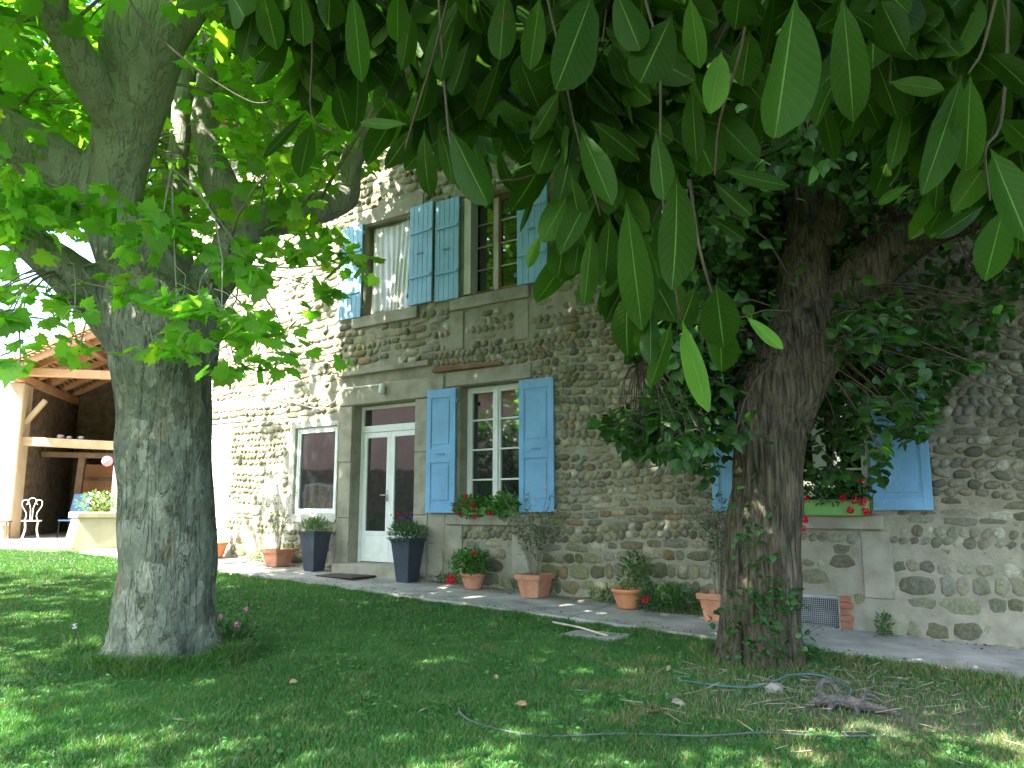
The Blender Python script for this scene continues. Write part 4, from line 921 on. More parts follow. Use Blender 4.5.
# low hanging sprays in front of the trunk
low = []
for (X_, Y_, Z_, r) in [(-2.95, 6.0, 3.25, .22), (-2.6, 6.05, 3.1, .26), (-2.25, 6.1, 3.0, .26), (-1.95, 6.2, 2.95, .24), (-1.75, 6.3, 2.75, .18), (-2.4, 5.9, 2.75, .2), (-2.1, 6.0, 2.65, .18), (-2.7, 5.9, 2.8, .16),
                        (-3.2, 5.8, 2.72, .14), (-3.3, 6.0, 3.9, .35), (-2.8, 6.1, 3.8, .34), (-2.3, 6.5, 3.75, .3), (-1.9, 6.8, 3.8, .28), (-3.7, 5.8, 3.85, .4), (-4.2, 5.9, 3.95, .4), (-1.5, 7.4, 3.95, .25), (-1.75, 7.0, 3.55, .2),
                        (-3.6, 5.6, 2.95, .22), (-3.75, 5.7, 2.75, .18), (-3.5, 5.6, 2.6, .13), (-3.95, 5.8, 3.05, .22), (-3.2, 5.7, 3.0, .16), (-4.15, 5.9, 2.95, .22), (-2.05, 5.5, 2.95, .15), (-3.85, 6.4, 3.35, .22),
                        (-4.3, 6.6, 3.5, .25), (-2.0, 7.8, 4.4, .2), (-1.9, 7.6, 5.5, .3), (-2.3, 7.2, 4.9, .3)]:
    low.append((X_ - OFF[0], Y_ - OFF[1], Z_ - OFF[2], r, 1.6))
P2, D2 = clump_leaves(tm, low, anch + [(0.2, -.9, 4.0), (-.9, -1.1, 3.8)], 135, None, .016, .45)
build_crown(pt, [(P1, D1, (.13, .24), plane_col(len(P1), P1), .35, .8), (P2, D2, (.10, .20), plane_col(len(P2), P2) * 1.1, .30, .7)], PLANE, M['plane_leaf'], tm, M['pale_twig'])

# second plane tree outside the left of the frame: its shade falls on the lawn
pt2 = empty('plane_tree', (-9.8, 5.6, H(-9.8, 5.6)), 0, 'second plane tree at the far left edge, only the rim of its crown in view', 'tree')
o2 = np.array(pt2.location); S2 = [[(-9.8, 5.6, -.05, .5), (-9.8, 5.6, .6, .38), (-9.75, 5.6, 2, .33), (-9.7, 5.6, 3.4, .32), (-9.5, 5.8, 5, .2), (-9.3, 6, 7.5, .1), (-9.2, 6, 9, .04)], [(-9.7, 5.6, 3.2, .22), (-8.9, 5.3, 4.6, .15), (-8, 5, 6.2, .08), (-7.4, 4.8, 7.6, .04)], [(-9.7, 5.6, 3.1, .22), (-10.6, 5.9, 4.7, .15), (-11.8, 6.2, 6.6, .07)], [(-9.7, 5.6, 3.4, .2), (-9.9, 4.6, 5, .14), (-10, 3.2, 6.6, .06)], [(-9.5, 5.8, 4.4, .16), (-9.0, 7.0, 5.6, .11), (-8.6, 8.2, 6.8, .05)]]
remesh_tree('trunk', [rel(q, o2) for q in S2], M['plane_bark'], pt2, .05, pdisp, 3)
an2 = [tuple(p[:3] - o2) for q in S2 for p in spline(q, 3) if p[2] > 3.2]
cl = []
for i in range(92):
    while True:
        q = rng.uniform(-1, 1, 3)
        if .25 < np.linalg.norm(q) < 1: break
    c = np.array([-9.6, 5.8, 7.0]) + q * np.array([4.2, 4.0, 3.2])
    if c[2] > 4.2: cl.append((*(c - o2), rng.uniform(.35, .75), 1))
tm = MB(); P1, D1 = clump_leaves(tm, cl, an2, 40, None, .022)
build_crown(pt2, [(P1, D1, (.14, .27), plane_col(len(P1), P1), .35, .8)], PLANE, M['plane_leaf'], tm, M['pale_twig'])

# ------------------------------------------------------------------ lime tree
lt = empty('lime_tree', (2.16, 7.35, H(2.16, 7.35)), 0, 'old lime tree with furrowed dark bark and small heart-shaped leaves before the right window', 'tree')
off = Vector(lt.location)
LS = {}
LS['T'] = [(2.14, 7.35, -0.07, 0.49), (2.16, 7.35, 0.16, 0.415), (2.2, 7.35, 0.43, 0.368), (2.22, 7.35, 0.78, 0.342), (2.27, 7.35, 1.3, 0.325), (2.33, 7.35, 1.84, 0.305), (2.40, 7.35, 2.3, 0.31), (2.53, 7.35, 2.72, 0.345), (2.76, 7.35, 3.19, 0.30)]
LS['L'] = [(2.66, 7.35, 2.99, 0.33), (2.77, 7.4, 3.64, 0.248), (2.89, 7.5, 4.18, 0.225), (2.91, 7.6, 4.63, 0.2), (2.8, 7.7, 5.43, 0.164), (2.74, 7.7, 6.2, 0.125), (2.6, 7.6, 7.48, 0.09), (2.3, 7.5, 8.8, .04)]
LS['R'] = [(2.60, 7.35, 2.72, 0.29), (3.02, 7.3, 3.33, 0.24), (3.39, 7.2, 3.84, 0.225), (3.81, 7.0, 4.14, 0.215), (4.29, 6.7, 4.30, 0.202), (4.9, 6.5, 4.74, 0.155), (5.8, 6.2, 5.6, .1), (6.6, 6, 6.6, .05)]
LS['R2'] = [(3.23, 7.2, 3.59, 0.232), (3.7, 7.3, 4.26, 0.191), (4.23, 7.4, 5.38, 0.148), (4.61, 7.5, 6.75, 0.103), (4.8, 7.4, 8.2, .05)]
LS['M'] = [(2.8, 7.6, 5.4, .14), (1.9, 7.2, 6.2, .10), (1.2, 6.6, 7.2, .06), (.7, 6, 8.2, .03)]
LS['N'] = [(3.0, 7.3, 4.1, .14), (3.0, 6.3, 5.2, .1), (3.1, 5.2, 6.2, .07), (3.2, 4.2, 7, .04)]
LS['O'] = [(2.6, 7.5, 2.9, .12), (2.2, 7.7, 3.3, .08), (1.7, 7.8, 3.3, .05), (1.25, 7.8, 3.0, .025)]
def ldisp(p):
    ang_ = math.atan2(p.y, p.x); flare = math.exp(-max(p.z, 0) / .25)
    q = Vector((p.x * 9, p.y * 9, p.z * .9)); f = noise.noise(q, noise_basis='PERLIN_ORIGINAL')
    q2 = Vector((p.x * 22, p.y * 22, p.z * 2.2)); f2 = noise.noise(q2)
    return .05 * flare * (math.sin(ang_ * 6) + .5 * math.sin(ang_ * 4 + 2)) - .045 * abs(f) - .03 * abs(f2) + .02 + .03 * noise.noise(p * 2)
remesh_tree('trunk', [rel(s, off) for s in LS.values()], M['lime_bark'], lt, .018, ldisp, 2)
OFFL = np.array(off)
anch = [tuple(p[:3] - OFFL) for s in LS.values() for p in spline(s, 3) if p[2] > 3.0 or p[3] < .12]
def lime_col(n, P):
    b = np.array([(0.026, 0.074, 0.014)]) * rng.uniform(.6, 1.35, (n, 1)); y = rng.random(n) < .08; b[y] = np.array((0.07, 0.17, 0.03)) * rng.uniform(.8, 1.2, (y.sum(), 1)); return b
def lime_keep(P):
    W = P + OFFL; px, py, Y = proj(W); vis = (py > -15) & (px < 1045) & (px > -10)
    wob = 22 * np.sin(py * .07) + 14 * np.sin(py * .19)
    left = np.interp(py, [-20, 60, 150, 250, 330, 400, 440, 480], [560, 595, 625, 640, 650, 630, 612, 690]) + wob
    bot = np.interp(px, [600, 640, 700, 760, 800, 860, 900, 940, 1000, 1050], [455, 462, 478, 462, 478, 492, 460, 405, 335, 260]) + 12 * np.sin(px * .11)
    tz = (px > 742) & (px < 835) & (py > 185) & (py < 470) & (W[:, 1] < 7.45) & (rng.random(len(W)) < np.where(px < 775, .25, .80))
    tz2 = (px > 830) & (px < 1000) & (py > 205) & (py < 300) & (W[:, 1] < 7.2) & (rng.random(len(W)) < .55)
    clear = ((W[:, :2] - W0) @ N_) > .30
    return (~vis | ((px > left) & (py < bot) & ~tz & ~tz2)) & clear
cl = []
for i in range(560):
    while True:
        q = rng.uniform(-1, 1, 3)
        if .2 < np.linalg.norm(q) < 1: break
    c = np.array([3.2, 6.7, 6.6]) + q * np.array([4.0, 3.6, 3.3])
    if c[1] < 3.0 or c[2] < 3.9: continue
    cl.append((*(c - OFFL), rng.uniform(.3, .6), 1))
for i in range(300):
    c = np.array([rng.uniform(.7, 5.6), rng.uniform(5.9, 8.9), rng.uniform(1.9, 5.2)])
    if ((c[:2] - W0) @ N_) < .5: continue
    if (c[2] < 3.2) and abs(c[0] - 2.4) < .5 and c[1] < 7.9: continue
    cl.append((*(c - OFFL), rng.uniform(.16, .36), 1.4))
# drop clumps that the trim would empty anyway
cc = np.array(cl); kk = lime_keep(cc[:, :3]); cl = [c for c, k in zip(cl, kk) if k]
for i in range(60): cl.append((rng.uniform(2.5, 4.7) - OFFL[0], rng.uniform(6.1, 6.9) - OFFL[1], rng.uniform(2.9, 4.6) - OFFL[2], rng.uniform(.16, .30), 1.3))
for i in range(60): cl.append((rng.uniform(2.85, 4.6) - OFFL[0], rng.uniform(7.5, 8.0) - OFFL[1], rng.uniform(2.15, 3.5) - OFFL[2], rng.uniform(.14, .26), 1.5))
for i in range(125): cl.append((rng.uniform(1.5, 2.7) - OFFL[0], rng.uniform(7.5, 8.3) - OFFL[1], rng.uniform(3.2, 5.2) - OFFL[2], rng.uniform(.18, .32), 1.4))
for i in range(115): cl.append((rng.uniform(1.0, 2.5) - OFFL[0], rng.uniform(7.3, 8.2) - OFFL[1], rng.uniform(2.15, 3.7) - OFFL[2], rng.uniform(.14, .26), 1.5))
tm = MB(); P1, D1 = clump_leaves(tm, cl, anch, 135, lime_keep, .014, .7)
build_crown(lt, [(P1, D1, (.07, .125), lime_col(len(P1), P1), .5, .6)], HEART, M['lime_leaf'], tm, M['twig'])
# ivy on the lime trunk
P = []; D = []
for i in range(300):
    a = rng.uniform(-2.6, -.5); z = rng.choice([rng.uniform(.2, .75), rng.uniform(.2, 1.7)], p=[.6, .4]); a = -1.75 + rng.normal(0, .45) if z < .8 else -1.85 + rng.normal(0, .28) + .3 * math.sin(z * 3)
    rr = np.interp(z, [0, .3, .6, 1.2, 1.8], [.56, .42, .385, .345, .33]) + rng.uniform(.0, .08) + (.10 * rng.random() if z < .6 else 0)
    P.append((2.2 + rr * math.cos(a) - OFFL[0], 7.35 + rr * math.sin(a) - OFFL[1], z + H(2.2, 7) - OFFL[2] - .05)); D.append((math.cos(a), math.sin(a), .1))
P = np.array(P); D = np.array(D); n = len(P); X, Yv, Z = rand_frames(n, D, .3, .6)
V, T, C = scatter(HEART[0], HEART[1], P, X, Yv, Z, rng.uniform(.03, .075, n), np.array([(0.03, 0.085, 0.02)]) * rng.uniform(.6, 1.8, (n, 1)))
o = fast_mesh('ivy', V, tris=T, mats=[M['lime_leaf']], col=C)
o.parent = None; o.location = lt.location; setp(o, 'dark ivy climbing the furrowed lime trunk from a leafy clump at its foot', 'ivy')

# ------------------------------------------------------------------ overhanging laurel
la = empty('laurel_tree', (2.3, -0.7, H(2.3, -.7)), 0, 'dark laurel with big glossy oval leaves hanging into the top of the view', 'tree')
OL = np.array(la.location)
m = MB()
def Lr(p): return tuple(np.array(p[:3]) - OL)
lim = [[(2.3, -.7, -.05, .13), (2.25, -.65, .9, .10), (2.3, -.5, 1.8, .085), (2.1, -.3, 2.6, .07), (1.5, .2, 3.0, .055), (.8, .8, 3.05, .042), (.1, 1.15, 3.0, .03), (-.6, 1.4, 3.0, .018), (-1.2, 1.7, 3.05, .008)],
       [(2.1, -.3, 2.6, .06), (1.9, .3, 2.75, .045), (1.4, .9, 2.8, .03), (.7, 1.15, 2.75, .018)],
       [(2.3, -.5, 1.8, .07), (2.7, .2, 2.9, .05), (2.6, 1.2, 3.5, .035), (2.2, 2.0, 3.9, .02)],
       [(2.1, -.3, 2.6, .06), (1.6, -.6, 3.5, .045), (.7, -.6, 4.0, .03), (-.4, -.2, 4.2, .02)],
       [(2.1, -.3, 2.6, .06), (2.3, -.4, 3.6, .04), (2.2, .2, 4.6, .02)], [(1.6, -.6, 3.5, .04), (.4, -1.2, 4.0, .03), (-1.0, -1.0, 4.1, .02), (-1.8, -.4, 3.9, .01)],
       [(1.2, -.5, 3.8, .03), (.2, .2, 4.0, .02), (-.6, .6, 4.0, .01)], [(2.0, .3, 2.8, .03), (1.2, .2, 3.6, .02), (.4, .5, 3.7, .01)]]
for s in lim:
    sp = spline(s, 5); m.tube([Lr(p) for p in sp], [p[3] for p in sp], 12)
m.build('trunk', M['twig'], la, True)
LIMB = np.array([p[:3] for s in lim for p in spline(s, 5)])
m = MB()
for ti, t in enumerate(LAUREL_TWIGS):
    top = np.array(t[0]); a = LIMB[np.argmin(np.linalg.norm(LIMB - top, axis=1))]
    pts = [tuple(a), tuple((a + top) / 2 + np.array([0, 0, .05]))] + [tuple(p) for p in t] if np.linalg.norm(a - top) > .05 and ti not in (3, 11) else [tuple(p) for p in t]
    sp = spline(pts, 5); r1 = .003 if ti != 9 else .0042
    m.tube([Lr(p) for p in sp], list(np.linspace(r1, .0016, len(sp))), 7)
m.build('twigs', M['red_twig'], la, True)
# leaf blade: 9 stations x 7 columns
st = np.linspace(0, 1, 11); cu = np.linspace(-1, 1, 7); TV = []; UVS = []
for v in st:
    w = (math.sin(math.pi * min(1, v) ** 1.45) ** .55) if 0 < v < 1 else (0.03 if v == 0 else .10)
    if v < .12: w *= v / .12 * .6 + .1
    for u in cu: TV.append((u * w * .5, v, abs(u) ** 1.3 * w)); UVS.append((u, v))
TV = np.array(TV); UVS = np.array(UVS)
TQ = np.array([(i * 7 + j, i * 7 + j + 1, (i + 1) * 7 + j + 1, (i + 1) * 7 + j) for i in range(10) for j in range(6)])
LV = []; LQ = []; LC = []; LU = []
eye = np.array([0, 0, CAM_Z])
def add_leaf(b, tip, width, roll=None, col=None, curl=None):
    b = np.array(b); tip = np.array(tip); h = tip - b; L = np.linalg.norm(h); h /= L
    vd = (b + tip) / 2 - eye; vd /= np.linalg.norm(vd); x = np.cross(h, vd); x /= np.linalg.norm(x) + 1e-9; z = np.cross(x, h)
    roll = rng.normal(0, .45) if roll is None else roll
    x2 = x * math.cos(roll) + z * math.sin(roll); z2 = np.cross(x2, h)
    fold = rng.uniform(.05, .30) * (1 if rng.random() < .75 else -1); cv = rng.normal(0, .10) if curl is None else curl
    wav = rng.uniform(0, 6); X = TV[:, 0] * width; Yl = TV[:, 1] * L
    Z = TV[:, 2] * width * fold + cv * L * (TV[:, 1] * (1 - TV[:, 1])) * 1.6 + .012 * L * np.sin(TV[:, 1] * 13 + wav) * np.abs(UVS[:, 0])
    sc = 1 / max(.45, abs(math.cos(roll)))
    k = len(LV) * len(TV)
    LV.append(b + X[:, None] * x2 * min(1.5, sc) + Yl[:, None] * h + Z[:, None] * z2)
    LQ.append(TQ + k); LU.append(UVS)
    c = np.array((.021, .056, .006)) * rng.uniform(.75, 1.35) if col is None else np.array(col)
    if rng.random() < .08 and col is None: c = np.array((.05, .12, .016))
    LC.append(np.tile(c, (len(TV), 1)))
for i, l in enumerate(LAUREL_LEAVES):
    col = (.085, .19, .028) if i in (4, 6, 11, 47) else None
    add_leaf(l[:3], l[3:6], l[6] * .82, roll=rng.normal(0, .3), col=col)
def whorl(c, n, L=(.13, .20), down=1.25, dirv=None):
    c = np.array(c)
    for k in range(n):
        a = rng.uniform(0, 2 * math.pi); h = np.array([math.cos(a), math.sin(a), -down + rng.normal(0, .35)]); h /= np.linalg.norm(h); ln = rng.uniform(*L)
        bb = c + rng.normal(0, .012, 3); add_leaf(bb, bb + h * ln, ln * rng.uniform(.26, .34), roll=rng.normal(0, .7))
# more whorls: a band along the top of the view, then the canopy overhead
tw = MB()
for (x, y, z, n) in [(-0.47, 1.4, 2.61, 6), (-0.44, 1.6, 2.66, 6), (-0.29, 1.5, 2.66, 6), (-0.17, 1.5, 2.66, 7), (-0.02, 1.4, 2.61, 7), (0.09, 1.4, 2.56, 7), (0.19, 1.3, 2.51, 7), (0.33, 1.4, 2.61, 7), (0.43, 1.45, 2.58, 6), (0.57, 1.5, 2.57, 6), (0.65, 1.4, 2.58, 8), (0.8, 1.3, 2.51, 8), (0.96, 1.45, 2.43, 8), (0.86, 1.5, 2.35, 7), (0.95, 1.5, 2.3, 7), (0.8, 1.6, 2.52, 8), (0.9, 1.6, 2.66, 9), (1.03, 1.5, 2.64, 9), (0.81, 1.7, 2.75, 8), (1.01, 1.5, 2.26, 6), (0.18, 1.55, 2.42, 6), (0.26, 1.55, 2.26, 5), (0.06, 1.6, 2.52, 6), (-0.26, 1.7, 2.63, 6), (-0.14, 1.7, 2.45, 5), (0.95, 1.6, 2.29, 5), (0.93, 1.3, 2.34, 7), (0.88, 1.7, 2.45, 6), (0.54, 1.7, 2.63, 5), (-0.49, 1.35, 2.55, 5), (-0.36, 1.45, 2.6, 6), (-0.23, 1.5, 2.58, 6), (-0.08, 1.35, 2.5, 7), (0.03, 1.4, 2.49, 7), (0.16, 1.3, 2.37, 6), (0.26, 1.35, 2.51, 6), (0.35, 1.35, 2.43, 5), (0.45, 1.25, 2.47, 6), (0.57, 1.3, 2.47, 7), (0.58, 1.15, 2.33, 8), (0.71, 1.25, 2.39, 9), (0.76, 1.2, 2.36, 9), (0.88, 1.3, 2.39, 8), (0.09, 1.4, 2.27, 7), (0.15, 1.45, 2.21, 6), (0.2, 1.35, 2.27, 6), (0.74, 1.4, 2.44, 8), (0.8, 1.35, 2.37, 7), (0.88, 1.3, 2.24, 6), (0.24, 1.45, 2.04, 4), (-0.19, 1.55, 2.42, 5), (-0.02, 1.5, 2.39, 5), (-0.11, 1.5, 2.46, 5), (0.28, 1.4, 2.4, 5), (0.32, 1.35, 2.29, 4), (0.61, 1.35, 2.43, 7), (0.72, 1.1, 2.35, 7), (0.1, 1.35, 2.37, 6), (0.19, 1.5, 2.16, 5), (0.56, 1.1, 2.35, 7), (0.82, 1.5, 2.46, 8), (0.96, 1.4, 2.16, 5), (0.13, 1.55, 2.11, 4), (-0.34, 1.55, 2.53, 5), (-0.45, 1.5, 2.55, 4)]:
    cpt = np.array([x, y, z]); whorl(cpt, n + 4); a = LIMB[np.argmin(np.linalg.norm(LIMB - cpt, axis=1))]
    tw.tube([Lr(p) for p in spline([tuple(a), tuple((a + cpt) / 2 + rng.normal(0, .04, 3) + np.array([0, 0, .06])), tuple(cpt)], 5)], .0019, 6)
CP = []; CD = []
for i in range(1350):
    c = LIMB[rng.integers(len(LIMB))] + rng.normal(0, 1, 3) * np.array([.65, .65, .4]) if i < 1000 else np.array([-.3, .1, 3.4]) + rng.normal(0, 1, 3) * np.array([.7, .45, .3])  # later clumps sit unseen towards the sun, added to shade the leaves below
    px, py, Y = proj(c[None])
    if c[2] < 2.45 or (c[1] > .25 and -60 < px[0] < 1084 and py[0] > -90): continue
    a = LIMB[np.argmin(np.linalg.norm(LIMB - c, axis=1))]
    if np.linalg.norm(a - c) > .1: tw.tube([Lr(a), Lr(c)], [.006, .003], 5)
    for k in range(8): b = rng.uniform(0, 6.28); CP.append(c + rng.normal(0, .02, 3)); CD.append((math.cos(b), math.sin(b), rng.normal(-.1, .3)))
CP = np.array(CP) - OL; CD = np.array(CD); X, Yv, Z = rand_frames(len(CP), CD, .2, .25)
WIDE = (OVAL[0] * np.array([1.15, 1, 1]), OVAL[1])
V, T, C = scatter(WIDE[0], WIDE[1], CP, X, Yv, Z, rng.uniform(.12, .18, len(CP)), np.array([(.025, .075, .012)]) * rng.uniform(.7, 1.3, (len(CP), 1)))
fast_mesh('upper_leaves', V, tris=T, mats=[M['lime_leaf']], col=C, parent=la)
tw.build('twigs', M['red_twig'], la, True)
LVa = np.vstack(LV) - OL
fast_mesh('leaves', LVa, quads=np.vstack(LQ), mats=[M['laurel_leaf']], col=np.vstack(LC), uv=np.vstack(LU), smooth=True, parent=la)
# small unripe berries on a stalk
m = MB(); bp = np.array([0.01, 1.36, 2.16]); ep = np.array([-0.08, 1.4, 2.13])
m.tube([Lr(p) for p in spline([(0.09, 1.35, 2.19), tuple(bp), tuple(ep)], 5)], .0016, 6)
for i in range(12):
    t = .35 + .6 * i / 12; p = bp + (ep - bp) * (t - .35) / .6 + rng.normal(0, .006, 3); m.ball(Lr(p), .0068, 7)
m.build('berries', simple('green_berry', (.06, .13, .03), (.09, .18, .04), 20, .4), la, True)

# ------------------------------------------------------------------ potted plants
def leaves_obj(name, parent, P, D, T_, size, colf, mat, droop=.1, spread=.4):
    P = np.array(P, float); D = np.array(D, float); n = len(P); X, Yv, Z = rand_frames(n, D, droop, spread)
    V, T, C = scatter(T_[0], T_[1], P, X, Yv, Z, rng.uniform(size[0], size[1], n), colf(n)); return fast_mesh(name, V, tris=T, mats=[mat], col=C, parent=parent)
def cf(c, var=.35):
    c = np.array([c]); return lambda n: c * rng.uniform(1 - var, 1 + var, (n, 1))
def bush(parent, n, c, r, T_=OVAL, size=(.03, .06), col=(.04, .10, .02), name='foliage', droop=.1, stems=0, zmin=None):
    P = rng.normal(0, .5, (n, 3)); P /= np.maximum(1, np.linalg.norm(P, axis=1, keepdims=True)); P = P * np.array(r); 
    D = P / (np.array(r) + 1e-6) + np.array([0, 0, .3]); P = P + np.array(c)
    if zmin is not None: P[:, 2] = np.maximum(P[:, 2], zmin + rng.uniform(0, .02, n))
    return leaves_obj(name, parent, P, D, T_, size, cf(col), M['pot_leaf'], droop)
def blooms(parent, pts, r, col, n=26, name='flower'):
    if len(pts) > 1:
        for p in pts: blooms(parent, [p], r, col, n, name)
        return
    P = []; D = []
    for p in pts:
        q = rng.normal(0, 1, (n, 3)); q /= np.linalg.norm(q, axis=1, keepdims=True); P += list(np.array(p) + q * r * rng.uniform(.5, 1, (n, 1))); D += list(q)
    P = np.array(P); D = np.array(D); n_ = len(P); X = np.cross(D, rng.normal(0, 1, (n_, 3))); X /= np.linalg.norm(X, axis=1, keepdims=True); Yv = np.cross(D, X)
    V, T, C = scatter(PETAL[0], PETAL[1], P, X, Yv, D, rng.uniform(r * .5, r * .9, n_), cf(col, .2)(n_)); return fast_mesh(name, V, tris=T, mats=[M['petal']], col=C, parent=parent)
def shrub_stems(parent, h, n, z0, spreadr, leafn, T_, size, col, tall=True, name='foliage'):
    m = MB(); P = []; D = []
    for i in range(n):
        a = rng.uniform(0, 6.28); tx, ty = math.cos(a) * spreadr * rng.uniform(.4, 1), math.sin(a) * spreadr * rng.uniform(.4, 1); hh = h * rng.uniform(.6, 1)
        pts = spline([(tx * .1, ty * .1, z0), (tx * .35, ty * .35, z0 + hh * .5), (tx, ty, z0 + hh)], 5); m.tube([tuple(p) for p in pts], list(np.linspace(.006, .002, len(pts))), 5)
        for k in range(leafn):
            t = rng.uniform(.3, 1) ** .8; j = min(len(pts) - 1, int(t * (len(pts) - 1))); P.append(pts[j] + rng.normal(0, .035, 3)); b = rng.uniform(0, 6.28); D.append((math.cos(b), math.sin(b), .5))
    m.build('stems', M['pale_twig'], parent, True); return leaves_obj(name, parent, P, D, T_, size, cf(col), M['pot_leaf'])
def pot_at(u, w, name, label, cat, group=None, rz=0):
    x, y = WP(u, w); return empty(name, (x, y, path_z(u, w) + .002), -R(35) + rz, label, cat, group)
def square_pot(o, r, h, mat, n=32):
    m = MB(); m.lathe([(r * .68, 0), (r * .70, .01), (r * .92, h * .78), (r * 1.06, h * .79), (r * 1.09, h * .99), (r * 1.07, h), (r * .95, h), (r * .93, h * .86)], n=n, sq=9)
    m.build('pot', mat, o, False); s = MB(); s.lathe([(r * .5, h * .80), (r * .93, h * .87)], n=n, sq=9); s.build('soil', M['soil'], o)
def round_pot(o, r, h, mat):
    m = MB(); m.lathe([(r * .62, 0), (r * .70, h * .12), (r * .90, h * .6), (r * .97, h * .80), (r * 1.05, h * .82), (r * 1.07, h * .98), (r * 1.02, h), (r * .92, h), (r * .9, h * .85)], n=32)
    m.build('pot', mat, o, True); s = MB(); s.lathe([(r * .3, h * .82), (r * .9, h * .86)], n=24); s.build('soil', M['soil'], o)
GP = 'potted plants standing along the house path'
o = pot_at(-6.75, .35, 'potted_plant', 'terracotta pot with a pale wispy bush half hidden by the plane trunk', 'potted plant', GP)
round_pot(o, .24, .28, M['terra2']); shrub_stems(o, .75, 12, .24, .22, 26, OVAL, (.03, .06), (.10, .15, .05))
o = pot_at(-4.96, .36, 'potted_plant', 'square terracotta pot with a tall thin shrub beneath the small white window', 'potted plant', GP)
square_pot(o, .20, .28, M['terracotta']); shrub_stems(o, 1.15, 14, .24, .34, 34, OVAL, (.025, .05), (.07, .11, .04))
o = pot_at(-4.05, .38, 'potted_plant', 'tapered dark grey planter with grey-green cushion plant, left of the door', 'potted plant', GP)
def tall_planter(o):
    m = MB(); m.lathe([(.110, 0), (.115, .01), (.180, .58), (.196, .585), (.198, .612), (.184, .616), (.180, .56)], n=32, sq=10); m.build('pot', M['anthracite'], o); s = MB(); s.lathe([(.1, .56), (.179, .565)], n=32, sq=10); s.build('soil', M['soil'], o)
tall_planter(o); bush(o, 900, (0, 0, .68), (.23, .21, .13), NARROW, (.05, .10), (.12, .18, .11), droop=-.3)
o = pot_at(-2.08, .36, 'potted_plant', 'tapered dark grey planter with purple flowers and trailing grassy leaves, right of the door', 'potted plant', GP)
tall_planter(o); bush(o, 700, (0, 0, .68), (.27, .25, .13), NARROW, (.06, .13), (.06, .11, .06), droop=-.1); bush(o, 350, (-.10, 0, .78), (.17, .17, .12), OVAL, (.02, .05), (.05, .10, .04), name='foliage')
blooms(o, [(-.20 + .34 * rng.random(), rng.uniform(-.2, .1), .80 + .16 * rng.random()) for _ in range(16)], .018, (.24, .06, .38), 12)
blooms(o, [(-.18 + .2 * rng.random(), rng.uniform(-.2, .1), .88 + .12 * rng.random()) for _ in range(7)], .020, (.40, .02, .08), 12)
o = pot_at(-.90, .32, 'potted_plant', 'small round terracotta pot with geraniums spilling red blooms on its left', 'potted plant', GP)
round_pot(o, .17, .22, M['terracotta']); bush(o, 520, (-.03, -.03, .36), (.32, .24, .18), HEART, (.03, .07), (.06, .15, .035)); blooms(o, [(-.30, -.10, .16), (-.38, -.08, .10), (-.24, -.16, .10), (.1, -.1, .48)], .04, (.62, .012, .05))
o = pot_at(.12, .34, 'potted_plant', 'square pale terracotta pot with a tall sparse oleander below the right shutter', 'potted plant', GP)
square_pot(o, .185, .29, M['terracotta']); shrub_stems(o, 1.25, 20, .26, .55, 30, NARROW, (.06, .12), (.055, .10, .045)); blooms(o, [(.25, -.1, 1.40), (.1, -.1, 1.25), (-.35, 0, 1.05), (.32, 0, 1.1), (-.1, .05, 1.45)], .025, (.60, .42, .42), 12)
o = pot_at(1.46, .34, 'potted_plant', 'round orange terracotta bowl with leafy geranium and one low red bloom', 'potted plant', GP)
round_pot(o, .185, .23, M['terra2']); bush(o, 420, (.10, 0, .40), (.20, .17, .26), OVAL, (.03, .075), (.045, .12, .03)); blooms(o, [(.30, -.14, .13)], .05, (.62, .012, .05)); bush(o, 160, (.32, -.1, .12), (.14, .1, .12), OVAL, (.03, .06), (.035, .10, .025))
o = pot_at(2.62, .40, 'potted_plant', 'square terracotta pot with a tall airy shrub peeping out behind the lime trunk', 'potted plant', GP)
square_pot(o, .185, .30, M['terracotta']); shrub_stems(o, 1.35, 20, .26, .5, 34, NARROW, (.05, .11), (.06, .10, .05))
# low green border plant against the wall
x, y = WP(2.0, .22); o = empty('border_plant', (x, y, path_z(2.0, .2)), -R(35), 'low green border plant growing at the wall foot between two terracotta pots', 'plant')
bush(o, 900, (0, 0, .13), (.42, .16, .17), OVAL, (.03, .07), (.045, .13, .025)); m = MB(); m.tube([(-.1, 0, -.02), (-.12, 0, .15)], .006, 5); m.tube([(.1, 0, -.02), (.13, 0, .15)], .006, 5); m.build('stems', M['twig'], o)
for k, (u, lab) in enumerate(((-5.75, 'sunlit weeds at the wall foot between the first two pots'), (-.42, 'dry weedy tuft at the wall foot between the geranium and the oleander pot'), (4.25, 'single small green weed at the wall foot right of the red brick pier'), (-1.55, 'green weed at the wall foot right of the purple-flowered planter'), (1.0, 'low weeds along the wall foot left of the orange bowl'))):
    x, y = WP(u, .12); o = empty('weed', (x, y, path_z(u, .1)), -R(35), lab, 'weed', 'weeds along the foot of the house wall')
    bush(o, 260, (0, 0, .06), (.28 if k not in (2,) else .08, .10, .10 if k != 2 else .16), OVAL if k != 1 else NARROW, (.02, .05), (.10, .15, .03) if k in (0, 1) else (.04, .11, .02))
